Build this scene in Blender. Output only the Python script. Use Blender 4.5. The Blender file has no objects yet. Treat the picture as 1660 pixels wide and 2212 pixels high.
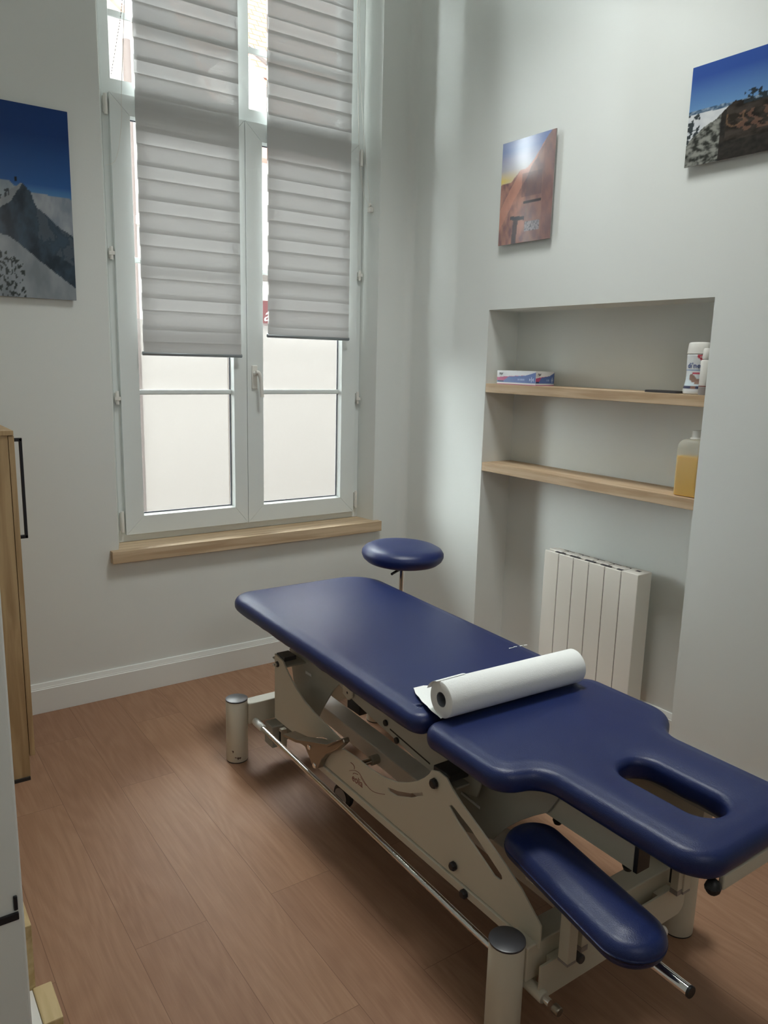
import bpy, bmesh, math, random
from mathutils import Vector, Matrix, noise
C = bpy.context.scene.collection
random.seed(4)
PI = math.pi

# ------------------------------------------------------------------ materials
def new_mat(name):
    m = bpy.data.materials.new(name); m.use_nodes = True
    nt = m.node_tree; nt.nodes.clear()
    out = nt.nodes.new('ShaderNodeOutputMaterial')
    return m, nt, out
def principled(nt, col=(.8, .8, .8), rough=.5, metal=0., spec=.5, coat=0.):
    b = nt.nodes.new('ShaderNodeBsdfPrincipled')
    b.inputs['Base Color'].default_value = (*col, 1)
    b.inputs['Roughness'].default_value = rough
    b.inputs['Metallic'].default_value = metal
    b.inputs['Specular IOR Level'].default_value = spec
    b.inputs['Coat Weight'].default_value = coat
    return b
def srgb(r, g, b):
    f = lambda c: (c/255/12.92) if c/255 <= .04045 else ((c/255+.055)/1.055)**2.4
    return (f(r), f(g), f(b))
def simple(name, col, rough=.5, metal=0., spec=.5, bump=0., bscale=200., var=0., vscale=3., coat=0.):
    m, nt, out = new_mat(name)
    b = principled(nt, col, rough, metal, spec, coat)
    nt.links.new(b.outputs[0], out.inputs[0])
    tc = nt.nodes.new('ShaderNodeTexCoord')
    if bump > 0:
        n = nt.nodes.new('ShaderNodeTexNoise'); n.inputs['Scale'].default_value = bscale; n.inputs['Detail'].default_value = 3
        bp = nt.nodes.new('ShaderNodeBump'); bp.inputs['Strength'].default_value = bump; bp.inputs['Distance'].default_value = .002
        nt.links.new(tc.outputs['Object'], n.inputs['Vector']); nt.links.new(n.outputs['Fac'], bp.inputs['Height'])
        nt.links.new(bp.outputs[0], b.inputs['Normal'])
    if var > 0:
        n = nt.nodes.new('ShaderNodeTexNoise'); n.inputs['Scale'].default_value = vscale; n.inputs['Detail'].default_value = 4
        mx = nt.nodes.new('ShaderNodeMix'); mx.data_type = 'RGBA'
        mx.inputs['A'].default_value = (*col, 1); mx.inputs['B'].default_value = (*[c*(1-var) for c in col], 1)
        nt.links.new(tc.outputs['Object'], n.inputs['Vector']); nt.links.new(n.outputs['Fac'], mx.inputs['Factor'])
        nt.links.new(mx.outputs['Result'], b.inputs['Base Color'])
    return m
def wood(name, c1, c2, axis='X', rough=.5, scale=1.):
    m, nt, out = new_mat(name)
    b = principled(nt, c1, rough, spec=.35)
    tc = nt.nodes.new('ShaderNodeTexCoord'); mp = nt.nodes.new('ShaderNodeMapping')
    s = {'X': (1.5, 26, 26), 'Y': (26, 1.5, 26), 'Z': (26, 26, 1.5)}[axis]
    mp.inputs['Scale'].default_value = [k*scale for k in s]
    n = nt.nodes.new('ShaderNodeTexNoise'); n.inputs['Scale'].default_value = 1.6; n.inputs['Detail'].default_value = 6; n.inputs['Distortion'].default_value = .6
    r = nt.nodes.new('ShaderNodeValToRGB')
    r.color_ramp.elements[0].position = .35; r.color_ramp.elements[0].color = (*c2, 1)
    r.color_ramp.elements[1].position = .62; r.color_ramp.elements[1].color = (*c1, 1)
    nt.links.new(tc.outputs['Object'], mp.inputs[0]); nt.links.new(mp.outputs[0], n.inputs['Vector'])
    nt.links.new(n.outputs['Fac'], r.inputs[0]); nt.links.new(r.outputs[0], b.inputs['Base Color'])
    bp = nt.nodes.new('ShaderNodeBump'); bp.inputs['Strength'].default_value = .12; bp.inputs['Distance'].default_value = .001
    nt.links.new(n.outputs['Fac'], bp.inputs['Height']); nt.links.new(bp.outputs[0], b.inputs['Normal'])
    nt.links.new(b.outputs[0], out.inputs[0])
    return m
def glassmat(name, tint=(.96, .98, .97)):
    m, nt, out = new_mat(name)
    t = nt.nodes.new('ShaderNodeBsdfTransparent'); t.inputs[0].default_value = (*tint, 1)
    g = nt.nodes.new('ShaderNodeBsdfGlossy'); g.inputs['Roughness'].default_value = .02
    f = nt.nodes.new('ShaderNodeFresnel'); f.inputs[0].default_value = 1.25
    mx = nt.nodes.new('ShaderNodeMixShader')
    nt.links.new(f.outputs[0], mx.inputs[0]); nt.links.new(t.outputs[0], mx.inputs[1]); nt.links.new(g.outputs[0], mx.inputs[2])
    nt.links.new(mx.outputs[0], out.inputs[0])
    return m
def translucent(name, dcol, tcol, fac, clear=0., weave=False):
    m, nt, out = new_mat(name)
    d = nt.nodes.new('ShaderNodeBsdfDiffuse'); d.inputs[0].default_value = (*dcol, 1)
    t = nt.nodes.new('ShaderNodeBsdfTranslucent'); t.inputs[0].default_value = (*tcol, 1)
    mx = nt.nodes.new('ShaderNodeMixShader'); mx.inputs[0].default_value = fac
    nt.links.new(d.outputs[0], mx.inputs[1]); nt.links.new(t.outputs[0], mx.inputs[2])
    last = mx
    if weave:
        tc = nt.nodes.new('ShaderNodeTexCoord'); mp = nt.nodes.new('ShaderNodeMapping'); mp.inputs['Scale'].default_value = (3, 3, 420)
        n = nt.nodes.new('ShaderNodeTexNoise'); n.inputs['Scale'].default_value = 1; n.inputs['Detail'].default_value = 2
        bp = nt.nodes.new('ShaderNodeBump'); bp.inputs['Strength'].default_value = .25; bp.inputs['Distance'].default_value = .001
        nt.links.new(tc.outputs['Object'], mp.inputs[0]); nt.links.new(mp.outputs[0], n.inputs['Vector']); nt.links.new(n.outputs['Fac'], bp.inputs['Height'])
        nt.links.new(bp.outputs[0], d.inputs['Normal'])
    if clear > 0:
        tr = nt.nodes.new('ShaderNodeBsdfTransparent'); m2 = nt.nodes.new('ShaderNodeMixShader'); m2.inputs[0].default_value = clear
        nt.links.new(mx.outputs[0], m2.inputs[1]); nt.links.new(tr.outputs[0], m2.inputs[2]); last = m2
    nt.links.new(last.outputs[0], out.inputs[0])
    return m
def floor_mat():
    m, nt, out = new_mat('laminate_floor')
    b = principled(nt, (.3, .2, .13), .36, spec=.16)
    N = nt.nodes.new; L = nt.links.new
    tc = N('ShaderNodeTexCoord'); sep = N('ShaderNodeSeparateXYZ'); L(tc.outputs['Object'], sep.inputs[0])
    comb = N('ShaderNodeCombineXYZ')
    ax = N('ShaderNodeMath'); ax.operation = 'ADD'; ax.inputs[1].default_value = 5.834; L(sep.outputs['X'], ax.inputs[0])
    ay = N('ShaderNodeMath'); ay.operation = 'ADD'; ay.inputs[1].default_value = 9.35; L(sep.outputs['Y'], ay.inputs[0])
    L(ay.outputs[0], comb.inputs[0]); L(ax.outputs[0], comb.inputs[1])
    def brick(c1, c2, mortar):
        br = N('ShaderNodeTexBrick'); br.offset = .37; br.offset_frequency = 2; br.squash = 1
        br.inputs['Scale'].default_value = 1; br.inputs['Mortar Size'].default_value = .0009
        br.inputs['Brick Width'].default_value = 1.29; br.inputs['Row Height'].default_value = .2
        br.inputs['Color1'].default_value = c1; br.inputs['Color2'].default_value = c2; br.inputs['Mortar'].default_value = mortar
        br.inputs['Bias'].default_value = 0
        L(comb.outputs[0], br.inputs['Vector']); return br
    br = brick((0, 0, 0, 1), (1, 1, 1, 1), (.5, .5, .5, 1))
    # grain
    mp = N('ShaderNodeMapping'); mp.inputs['Scale'].default_value = (38, 2.2, 1)
    off = N('ShaderNodeVectorMath'); off.operation = 'MULTIPLY_ADD'; off.inputs[1].default_value = (7, 13, 3)
    L(br.outputs['Color'], off.inputs[0]); L(tc.outputs['Object'], off.inputs[2])
    L(off.outputs[0], mp.inputs[0])
    n1 = N('ShaderNodeTexNoise'); n1.inputs['Scale'].default_value = 1.2; n1.inputs['Detail'].default_value = 7; n1.inputs['Distortion'].default_value = 1.4; n1.inputs['Roughness'].default_value = .62
    L(mp.outputs[0], n1.inputs['Vector'])
    mp2 = N('ShaderNodeMapping'); mp2.inputs['Scale'].default_value = (5.0, .75, 1); L(off.outputs[0], mp2.inputs[0])
    nc = N('ShaderNodeTexNoise'); nc.inputs['Scale'].default_value = 1.3; nc.inputs['Detail'].default_value = 1.5; nc.inputs['Roughness'].default_value = .4
    L(mp2.outputs[0], nc.inputs['Vector'])
    mul = N('ShaderNodeMath'); mul.operation = 'MULTIPLY'; mul.inputs[1].default_value = 95; L(nc.outputs['Fac'], mul.inputs[0])
    sn = N('ShaderNodeMath'); sn.operation = 'SINE'; L(mul.outputs[0], sn.inputs[0])
    w = N('ShaderNodeMapRange'); w.inputs[1].default_value = -1; w.inputs[2].default_value = 1; w.inputs[3].default_value = .38; w.inputs[4].default_value = .62; L(sn.outputs[0], w.inputs[0])
    mixg = N('ShaderNodeMix'); mixg.data_type = 'FLOAT'; mixg.inputs['Factor'].default_value = .42
    L(n1.outputs['Fac'], mixg.inputs['A']); L(w.outputs[0], mixg.inputs['B'])
    r = N('ShaderNodeValToRGB'); e = r.color_ramp.elements
    e[0].position = .30; e[0].color = (*srgb(140, 106, 84), 1); e[1].position = .72; e[1].color = (*srgb(164, 130, 106), 1)
    x = e.new(.5); x.color = (*srgb(152, 117, 94), 1)
    L(mixg.outputs['Result'], r.inputs[0])
    tint = N('ShaderNodeMix'); tint.data_type = 'RGBA'; tint.blend_type = 'MULTIPLY'; tint.inputs['Factor'].default_value = 1
    tr = N('ShaderNodeValToRGB'); tr.color_ramp.elements[0].color = (.90, .88, .87, 1); tr.color_ramp.elements[1].color = (1.03, 1.03, 1.0, 1)
    L(br.outputs['Color'], tr.inputs[0]); L(r.outputs[0], tint.inputs['A']); L(tr.outputs[0], tint.inputs['B'])
    seam = N('ShaderNodeMix'); seam.data_type = 'RGBA'; seam.inputs['B'].default_value = (*srgb(120, 90, 70), 1)
    L(br.outputs['Fac'], seam.inputs['Factor']); L(tint.outputs['Result'], seam.inputs['A'])
    L(seam.outputs['Result'], b.inputs['Base Color'])
    bp = N('ShaderNodeBump'); bp.inputs['Strength'].default_value = .25; bp.inputs['Distance'].default_value = .0015
    mph = N('ShaderNodeMapping'); mph.inputs['Scale'].default_value = (90, 5, 1); L(off.outputs[0], mph.inputs[0])
    nh = N('ShaderNodeTexNoise'); nh.inputs['Scale'].default_value = 1.5; nh.inputs['Detail'].default_value = 3; L(mph.outputs[0], nh.inputs['Vector'])
    sub = N('ShaderNodeMath'); sub.operation = 'SUBTRACT'; L(nh.outputs['Fac'], sub.inputs[0]); L(br.outputs['Fac'], sub.inputs[1])
    L(sub.outputs[0], bp.inputs['Height']); L(bp.outputs[0], b.inputs['Normal'])
    rr = N('ShaderNodeMapRange'); rr.inputs[3].default_value = .38; rr.inputs[4].default_value = .55; L(nh.outputs['Fac'], rr.inputs[0]); L(rr.outputs[0], b.inputs['Roughness'])
    L(b.outputs[0], out.inputs[0])
    return m
def vcol_mat(name, rough=.12, spec=.5):
    m, nt, out = new_mat(name); b = principled(nt, (1, 1, 1), rough, spec=spec)
    a = nt.nodes.new('ShaderNodeVertexColor'); a.layer_name = 'Col'
    nt.links.new(a.outputs[0], b.inputs['Base Color']); nt.links.new(b.outputs[0], out.inputs[0])
    return m

M = {}
M['wall'] = simple('painted_wall', (.745, .77, .75), .75, spec=.25, bump=.08, bscale=160, var=.02, vscale=1.5)
M['ceil'] = simple('white_ceiling', (.8, .82, .8), .8, spec=.2)
M['floor'] = floor_mat()
M['pvc'] = simple('white_pvc', (.76, .80, .79), .32, spec=.45)
M['trimw'] = simple('white_paint_trim', (.78, .80, .78), .4)
M['oak'] = wood('oak_worktop', srgb(206, 184, 154), srgb(176, 150, 120), 'X')
M['oakY'] = wood('oak_shelf', srgb(204, 180, 150), srgb(178, 150, 118), 'Y')
M['oakZ'] = wood('oak_cabinet', srgb(186, 160, 122), srgb(160, 132, 96), 'Z')
M['oakblock'] = wood('light_wood_block', srgb(206, 184, 140), srgb(180, 156, 112), 'Y')
M['vinyl'] = simple('navy_vinyl', srgb(22, 38, 90), .38, spec=.5, bump=.22, bscale=420, var=.10, vscale=6)
M['steelw'] = simple('cream_white_powder_coat', srgb(206, 200, 184), .38, spec=.45, var=.03, vscale=8)
M['steelg'] = simple('grey_white_powder_coat', srgb(176, 174, 164), .4, spec=.45)
M['gmetal'] = simple('brushed_grey_metal', srgb(150, 140, 126), .34, .85)
M['chrome'] = simple('chrome', (.82, .82, .82), .10, 1.)
M['black'] = simple('black_plastic', (.014, .014, .016), .42)
M['capgrey'] = simple('dark_grey_cap', (.045, .045, .052), .35)
M['scuff'] = simple('brown_scuff', srgb(92, 72, 60), .7)
M['rubber'] = simple('dark_rubber', (.02, .02, .02), .6)
M['greyplastic'] = simple('grey_plastic', srgb(150, 142, 138), .5)
M['whiteplastic'] = simple('white_plastic', srgb(228, 226, 220), .35)
M['paper'] = simple('tissue_paper', (.93, .95, .94), .9, spec=.1, bump=.35, bscale=350)
M['card'] = simple('grey_cardboard_core', srgb(120, 124, 132), .8)
M['rad'] = simple('radiator_enamel', srgb(226, 222, 214), .35)
M['radshade'] = simple('radiator_gap_shade', srgb(62, 60, 64), .7)
M['glass'] = glassmat('window_glass')
M['gasket'] = simple('dark_gasket', srgb(86, 88, 100), .6)
M['film'] = translucent('frosted_film', (.75, .75, .73), (.060, .051, .048), .6, clear=.34)
M['fabric'] = translucent('blind_fabric', (.74, .74, .73), (.125, .121, .121), .36, clear=.05, weave=True)
M['sheer'] = translucent('blind_sheer', (.74, .74, .73), (.50, .485, .485), .42, clear=.24)
M['alu'] = simple('grey_aluminium', srgb(150, 156, 160), .4, .6)
M['black_handle'] = simple('black_handle_metal', (.02, .02, .025), .4, .3)
M['shadowgap'] = simple('dark_gap', (.03, .025, .022), .8)
M['red'] = simple('logo_red', srgb(120, 52, 44), .5)
M['facade'] = simple('white_facade', (.84, .79, .75), .85, var=.05)
M['eave'] = simple('painted_eave', srgb(214, 178, 166), .8)
M['pipe'] = simple('grey_downpipe', srgb(150, 136, 132), .7)
M['maroon'] = simple('maroon_sign', srgb(110, 60, 62), .6)
M['white'] = simple('plain_white', (.85, .85, .85), .6)
M['street'] = simple('street_asphalt', (.2, .2, .2), .9)
M['signgrey'] = simple('sign_grey', srgb(120, 112, 108), .7)
def tiles():
    m, nt, out = new_mat('roof_tiles'); b = principled(nt, (.6, .3, .2), .85, spec=.1)
    tc = nt.nodes.new('ShaderNodeTexCoord'); br = nt.nodes.new('ShaderNodeTexBrick')
    br.inputs['Scale'].default_value = 1; br.inputs['Brick Width'].default_value = .22; br.inputs['Row Height'].default_value = .11; br.inputs['Mortar Size'].default_value = .012
    br.inputs['Color1'].default_value = (*srgb(226, 176, 150), 1); br.inputs['Color2'].default_value = (*srgb(200, 140, 112), 1); br.inputs['Mortar'].default_value = (*srgb(150, 96, 76), 1)
    nt.links.new(tc.outputs['Object'], br.inputs['Vector']); nt.links.new(br.outputs['Color'], b.inputs['Base Color']); nt.links.new(b.outputs[0], out.inputs[0])
    return m
M['tiles'] = tiles()
M['print'] = vcol_mat('acrylic_print', .16, .35)
M['label'] = vcol_mat('printed_label', .35, .4)
def liquid():
    m, nt, out = new_mat('yellow_soap'); b = principled(nt, srgb(222, 176, 70), .25)
    b.inputs['Subsurface Weight'].default_value = .3; b.inputs['Subsurface Radius'].default_value = (.05, .03, .01); b.inputs['Subsurface Scale'].default_value = .3
    nt.links.new(b.outputs[0], out.inputs[0]); return m
M['liquid'] = liquid()
M['clearpl'] = translucent('cloudy_plastic', (.8, .82, .76), (.85, .86, .8), .45, clear=.68)

# ------------------------------------------------------------------ geometry helpers
def link(name, bm, mat, parent=None, smooth=False, bevel=0., seg=2, autosmooth=False):
    bmesh.ops.recalc_face_normals(bm, faces=bm.faces[:])
    me = bpy.data.meshes.new(name)
    if parent is not None:
        bmesh.ops.translate(bm, verts=bm.verts[:], vec=-world_loc(parent))
    bm.to_mesh(me); bm.free()
    o = bpy.data.objects.new(name, me); C.objects.link(o)
    mats = mat if isinstance(mat, (list, tuple)) else [mat]
    for k in mats: me.materials.append(M[k])
    if smooth:
        for p in me.polygons: p.use_smooth = True
    if parent is not None: o.parent = parent
    if bevel > 0:
        md = o.modifiers.new('bevel', 'BEVEL'); md.width = bevel; md.segments = seg; md.limit_method = 'ANGLE'; md.angle_limit = math.radians(40)
        md.harden_normals = False
    return o
def world_loc(o):
    v = Vector(o.location)
    while o.parent is not None:
        o = o.parent; v = v + Vector(o.location)
    return v
def thing(name, label, cat, loc=(0, 0, 0), group=None):
    o = bpy.data.objects.new(name, None); C.objects.link(o); o.location = loc; o.empty_display_size = .05
    if label: o['label'] = label; o['category'] = cat
    if group: o['group'] = group
    return o
def tag(o, label, cat, group=None):
    o['label'] = label; o['category'] = cat
    if group: o['group'] = group
    return o
def struct(o): o['kind'] = 'structure'; return o
def center_origin(o):
    me = o.data; n = len(me.vertices)
    xs = [v.co.x for v in me.vertices]; ys = [v.co.y for v in me.vertices]; zs = [v.co.z for v in me.vertices]
    c = Vector(((min(xs)+max(xs))/2, (min(ys)+max(ys))/2, min(zs)))
    me.transform(Matrix.Translation(-c)); o.location = Vector(o.location)+c
    return o
def abox(bm, x0, x1, y0, y1, z0, z1, mi=0):
    vs = [bm.verts.new((x, y, z)) for z in (z0, z1) for y in (y0, y1) for x in (x0, x1)]
    for f in ((0, 1, 3, 2), (4, 6, 7, 5), (0, 4, 5, 1), (2, 3, 7, 6), (0, 2, 6, 4), (1, 5, 7, 3)):
        fc = bm.faces.new([vs[i] for i in f]); fc.material_index = mi
    return vs
def box(name, x0, x1, y0, y1, z0, z1, mat, parent=None, bevel=.0015, seg=2):
    bm = bmesh.new(); abox(bm, x0, x1, y0, y1, z0, z1)
    return link(name, bm, mat, parent, bevel=bevel, seg=seg)
def AX(axis, a, b, c):
    # polygon plane coordinates (a,b) and depth c
    return {'x': (c, a, b), 'y': (a, c, b), 'z': (a, b, c)}[axis]
def aprism(bm, poly, c0, c1, axis='z', holes=(), mi=0):
    loops = [poly]+list(holes)
    es = []; vv = []
    for lp in loops:
        v = [bm.verts.new(AX(axis, p[0], p[1], c0)) for p in lp]; vv.append(v)
        es += [bm.edges.new((v[i], v[(i+1) % len(v)])) for i in range(len(v))]
    r = bmesh.ops.triangle_fill(bm, use_beauty=True, use_dissolve=False, edges=es)
    fs = [g for g in r['geom'] if isinstance(g, bmesh.types.BMFace)]
    top = {}
    for v in vv:
        for q in v:
            co = list(q.co); co['xyz'.index(axis)] = c1; top[q] = bm.verts.new(co)
    for f in fs:
        f.material_index = mi
        g = bm.faces.new([top[q] for q in reversed(f.verts)]); g.material_index = mi
    for v in vv:
        for i in range(len(v)):
            a, b = v[i], v[(i+1) % len(v)]
            g = bm.faces.new((a, b, top[b], top[a])); g.material_index = mi
def prism(name, poly, c0, c1, axis, mat, parent=None, holes=(), bevel=.001, seg=1):
    bm = bmesh.new(); aprism(bm, poly, c0, c1, axis, holes)
    bmesh.ops.dissolve_limit(bm, angle_limit=.01, verts=bm.verts[:], edges=bm.edges[:]) if False else None
    return link(name, bm, mat, parent, bevel=bevel, seg=seg)
def alathe(bm, prof, o=(0, 0, 0), axis=(0, 0, 1), n=40, mi=0, close=True):
    ax = Vector(axis).normalized(); t = Vector((1, 0, 0)) if abs(ax.x) < .9 else Vector((0, 1, 0))
    u = ax.cross(t).normalized(); w = ax.cross(u); o = Vector(o); rings = []
    for r, h in prof:
        if r < 1e-6: rings.append([bm.verts.new(o+ax*h)])
        else: rings.append([bm.verts.new(o+ax*h+(u*math.cos(2*PI*k/n)+w*math.sin(2*PI*k/n))*r) for k in range(n)])
    for a, b in zip(rings[:-1], rings[1:]):
        for k in range(n):
            k2 = (k+1) % n
            if len(a) == 1 and len(b) == 1: continue
            if len(a) == 1: f = bm.faces.new((a[0], b[k], b[k2]))
            elif len(b) == 1: f = bm.faces.new((a[k], b[0], a[k2]))
            else: f = bm.faces.new((a[k], b[k], b[k2], a[k2]))
            f.material_index = mi
def lathe(name, prof, o, axis, mat, parent=None, n=40, smooth=True, edge=30):
    bm = bmesh.new(); alathe(bm, prof, o, axis, n)
    ob = link(name, bm, mat, parent, smooth=smooth)
    if smooth: sharp(ob, edge)
    return ob
def sharp(ob, deg=35):
    bm = bmesh.new(); bm.from_mesh(ob.data)
    for e in bm.edges:
        if len(e.link_faces) == 2 and e.calc_face_angle(0) > math.radians(deg): e.smooth = False
    bm.to_mesh(ob.data); bm.free()
def cyl(name, p0, p1, r, mat, parent=None, n=24, ch=.0):
    p0, p1 = Vector(p0), Vector(p1); h = (p1-p0).length
    prof = [(0, 0), (r-ch, 0), (r, ch), (r, h-ch), (r-ch, h), (0, h)] if ch else [(0, 0), (r, 0), (r, h), (0, h)]
    return lathe(name, prof, p0, p1-p0, mat, parent, n)
def atube(bm, pts, r, n=8, mi=0):
    pts = [Vector(p) for p in pts]; rings = []; up = Vector((.13, .2, .97)).normalized()
    for i, p in enumerate(pts):
        d = (pts[min(i+1, len(pts)-1)]-pts[max(i-1, 0)]).normalized()
        u = d.cross(up).normalized(); w = d.cross(u)
        rr = r[i] if isinstance(r, (list, tuple)) else r
        rings.append([bm.verts.new(p+(u*math.cos(2*PI*k/n)+w*math.sin(2*PI*k/n))*rr) for k in range(n)])
    for a, b in zip(rings[:-1], rings[1:]):
        for k in range(n):
            f = bm.faces.new((a[k], b[k], b[(k+1) % n], a[(k+1) % n])); f.material_index = mi
    bm.faces.new(rings[0]).material_index = mi; bm.faces.new(list(reversed(rings[-1]))).material_index = mi
def tube(name, pts, r, mat, parent=None, n=8):
    bm = bmesh.new(); atube(bm, pts, r, n); ob = link(name, bm, mat, parent, smooth=True); sharp(ob, 50); return ob
def smooth_path(pts, k=6):
    P = [Vector(p) for p in pts]; out = []
    for i in range(len(P)-1):
        a, b, c, d = P[max(i-1, 0)], P[i], P[i+1], P[min(i+2, len(P)-1)]
        for j in range(k):
            t = j/k
            out.append(.5*((2*b)+(c-a)*t+(2*a-5*b+4*c-d)*t*t+(3*b-a-3*c+d)*t**3))
    out.append(P[-1]); return out
def rp(pts, n=8):
    """polygon with rounded corners: (x, y, radius)"""
    out = []; N = len(pts)
    for i in range(N):
        p = Vector(pts[i][:2]); r = pts[i][2] if len(pts[i]) > 2 else 0
        a = Vector(pts[i-1][:2]); b = Vector(pts[(i+1) % N][:2])
        if r <= 0: out.append(tuple(p)); continue
        da = (a-p).normalized(); db = (b-p).normalized()
        ang = da.angle(db); t = min(r/math.tan(ang/2), (a-p).length*.499, (b-p).length*.499); rr = t*math.tan(ang/2)
        c = p+(da+db).normalized()*(rr/math.sin(ang/2))
        s = p+da*t-c; e = p+db*t-c
        a0 = math.atan2(s.y, s.x); a1 = math.atan2(e.y, e.x); d = a1-a0
        while d > PI: d -= 2*PI
        while d < -PI: d += 2*PI
        for k in range(n+1):
            th = a0+d*k/n; out.append((c.x+rr*math.cos(th), c.y+rr*math.sin(th)))
    return out
def resample(poly, step):
    out = []
    for i in range(len(poly)):
        a, b = Vector(poly[i]), Vector(poly[(i+1) % len(poly)]); L = (b-a).length
        k = max(1, int(L/step))
        for j in range(k): out.append(tuple(a.lerp(b, j/k)))
    res = [out[0]]
    for p in out[1:]:
        if (Vector(p)-Vector(res[-1])).length > 1e-4: res.append(p)
    return res
def offset(poly, d):
    """inset along vertex normals, d>0 towards the inside of a counter-clockwise loop"""
    N = len(poly); out = []
    for i in range(N):
        a, p, b = Vector(poly[i-1]), Vector(poly[i]), Vector(poly[(i+1) % N])
        n1 = Vector((-(p-a).y, (p-a).x)).normalized(); n2 = Vector((-(b-p).y, (b-p).x)).normalized()
        n = (n1+n2).normalized(); k = max(.5, n.dot(n1))
        out.append(tuple(p+n*(d/k)))
    return out
def area(poly): return .5*sum(poly[i-1][0]*poly[i][1]-poly[i][0]*poly[i-1][1] for i in range(len(poly)))
def cushion(name, outline, z0, z1, r, mat, parent, hole=None, seg=7, crown=.006, wob=.0):
    """upholstered pad: outline with a fully rounded edge and a slight crown"""
    bm = bmesh.new()
    def ringset(poly, sgn, rr):
        if area(poly) < 0: poly = poly[::-1]
        poly = resample(poly, .02)
        prof = []
        zb = z0; rb = min(rr, (z1-z0)*.45)
        for k in range(seg+1):
            th = PI/2*k/seg; prof.append((rb*(1-math.sin(th)), zb+rb*(1-math.cos(th))))
        ztop = z1-crown
        for k in range(seg+1):
            th = PI/2*k/seg; prof.append((rr*(1-math.cos(th)), ztop-rr*(1-math.sin(th))))
        prof += [(rr+.012, ztop+crown*.55), (rr+.026, ztop+crown*.9)] if sgn > 0 else [(rr+.01, ztop+crown*.7)]
        rings = []
        for d, z in prof:
            q = offset(poly, sgn*d)
            ring = []
            for i, (x, y) in enumerate(q):
                w = wob*noise.noise(Vector((x*18, y*18, 1.3))) if (z < z0+.02) else 0
                ring.append(bm.verts.new((x, y, z+w)))
            rings.append(ring)
        for a, b in zip(rings[:-1], rings[1:]):
            n = len(a)
            for i in range(n): bm.faces.new((a[i], a[(i+1) % n], b[(i+1) % n], b[i]))
        return rings
    R = [ringset(outline, 1, r)]
    if hole: R.append(ringset(hole, -1, min(r, .022)))
    for idx in (0, -1):
        es = []
        for rr in R:
            g = rr[idx]
            for i in range(len(g)):
                e = bm.edges.get((g[i], g[(i+1) % len(g)])); es.append(e)
        bmesh.ops.triangle_fill(bm, use_beauty=True, use_dissolve=False, edges=es)
    bmesh.ops.recalc_face_normals(bm, faces=bm.faces[:])
    return link(name, bm, mat, parent, smooth=True)
def text_mesh(name, body, size, mat, origin, xdir, ydir, parent=None, extrude=.0004, shear=0., sx=1.):
    cu = bpy.data.curves.new(name+'_c', 'FONT'); cu.body = body; cu.size = size; cu.extrude = extrude; cu.shear = shear
    ob = bpy.data.objects.new(name+'_c', cu); C.objects.link(ob)
    dg = bpy.context.evaluated_depsgraph_get(); me = bpy.data.meshes.new_from_object(ob.evaluated_get(dg))
    bpy.data.objects.remove(ob); bpy.data.curves.remove(cu)
    X = Vector(xdir).normalized(); Y = Vector(ydir).normalized(); Z = X.cross(Y)
    mt = Matrix(((X.x*sx, Y.x, Z.x, origin[0]), (X.y*sx, Y.y, Z.y, origin[1]), (X.z*sx, Y.z, Z.z, origin[2]), (0, 0, 0, 1)))
    me.transform(mt)
    if parent is not None: me.transform(Matrix.Translation(-world_loc(parent)))
    me.materials.clear(); me.materials.append(M[mat])
    o = bpy.data.objects.new(name, me); C.objects.link(o)
    if parent is not None: o.parent = parent
    return o

# ------------------------------------------------------------------ camera
R_ = Vector((0, 0, 0))
yaw, pitch, roll, FPX = -0.6124, -0.1927, 0.0249, 1666.95
fwd = Vector((-math.sin(yaw)*math.cos(pitch), math.cos(yaw)*math.cos(pitch), math.sin(pitch)))
rt = Vector((math.cos(yaw), math.sin(yaw), 0)); up = rt.cross(fwd)
r2 = rt*math.cos(roll)+up*math.sin(roll); u2 = -rt*math.sin(roll)+up*math.cos(roll)
cam = bpy.data.cameras.new('camera'); co = bpy.data.objects.new('camera', cam); C.objects.link(co)
co.matrix_world = Matrix(((r2.x, u2.x, -fwd.x, -2.5443), (r2.y, u2.y, -fwd.y, -3.4358), (r2.z, u2.z, -fwd.z, 1.55), (0, 0, 0, 1)))
cam.sensor_fit = 'HORIZONTAL'; cam.sensor_width = 36; cam.lens = FPX/1660*36; cam.clip_start = .05
bpy.context.scene.camera = co

# ------------------------------------------------------------------ room shell
XL, YB, ZC = -3.1, -4.6, 3.9
WL, WR, FL, FR, YF = -1.583, -.203, -1.5405, -.2228, .134
WT = 3.72
struct(center_origin(box('floor', XL-.1, .5, YB-.1, .45, -.1, 0, 'floor', bevel=0)))
bpy.data.objects['floor'].data.transform(Matrix.Translation(Vector(bpy.data.objects['floor'].location))); bpy.data.objects['floor'].location = (0, 0, 0)
struct(box('ceiling', XL-.1, .5, YB-.1, .45, ZC, ZC+.1, 'ceil', bevel=0))
struct(box('wall_left', XL-.1, XL, YB-.1, .45, 0, ZC, 'wall', bevel=0))
struct(box('wall_back', XL-.1, .5, YB-.1, YB, 0, ZC, 'wall', bevel=0))
bm = bmesh.new()
aprism(bm, [(XL, 0), (WL, 0), (FL, YF), (FL, .201), (FL-.12, .203), (FL-.12, .42), (XL, .42)], 0, ZC, 'z')
cr = .05   # the plaster rounds softly into the right wall
cove = [(0-cr+cr*math.sin(t), -cr+cr*math.cos(t)) for t in [PI/2*k/8 for k in range(9)]]
aprism(bm, [(WR, 0)]+cove+[(0, -.02), (.4, -.02), (.4, .42), (FR, .42), (FR, YF)] if False else [(WR, 0), (.4, 0), (.4, .42), (FR+.14, .42), (FR+.14, .203), (FR, .201), (FR, YF)], 0, ZC, 'z')
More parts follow.
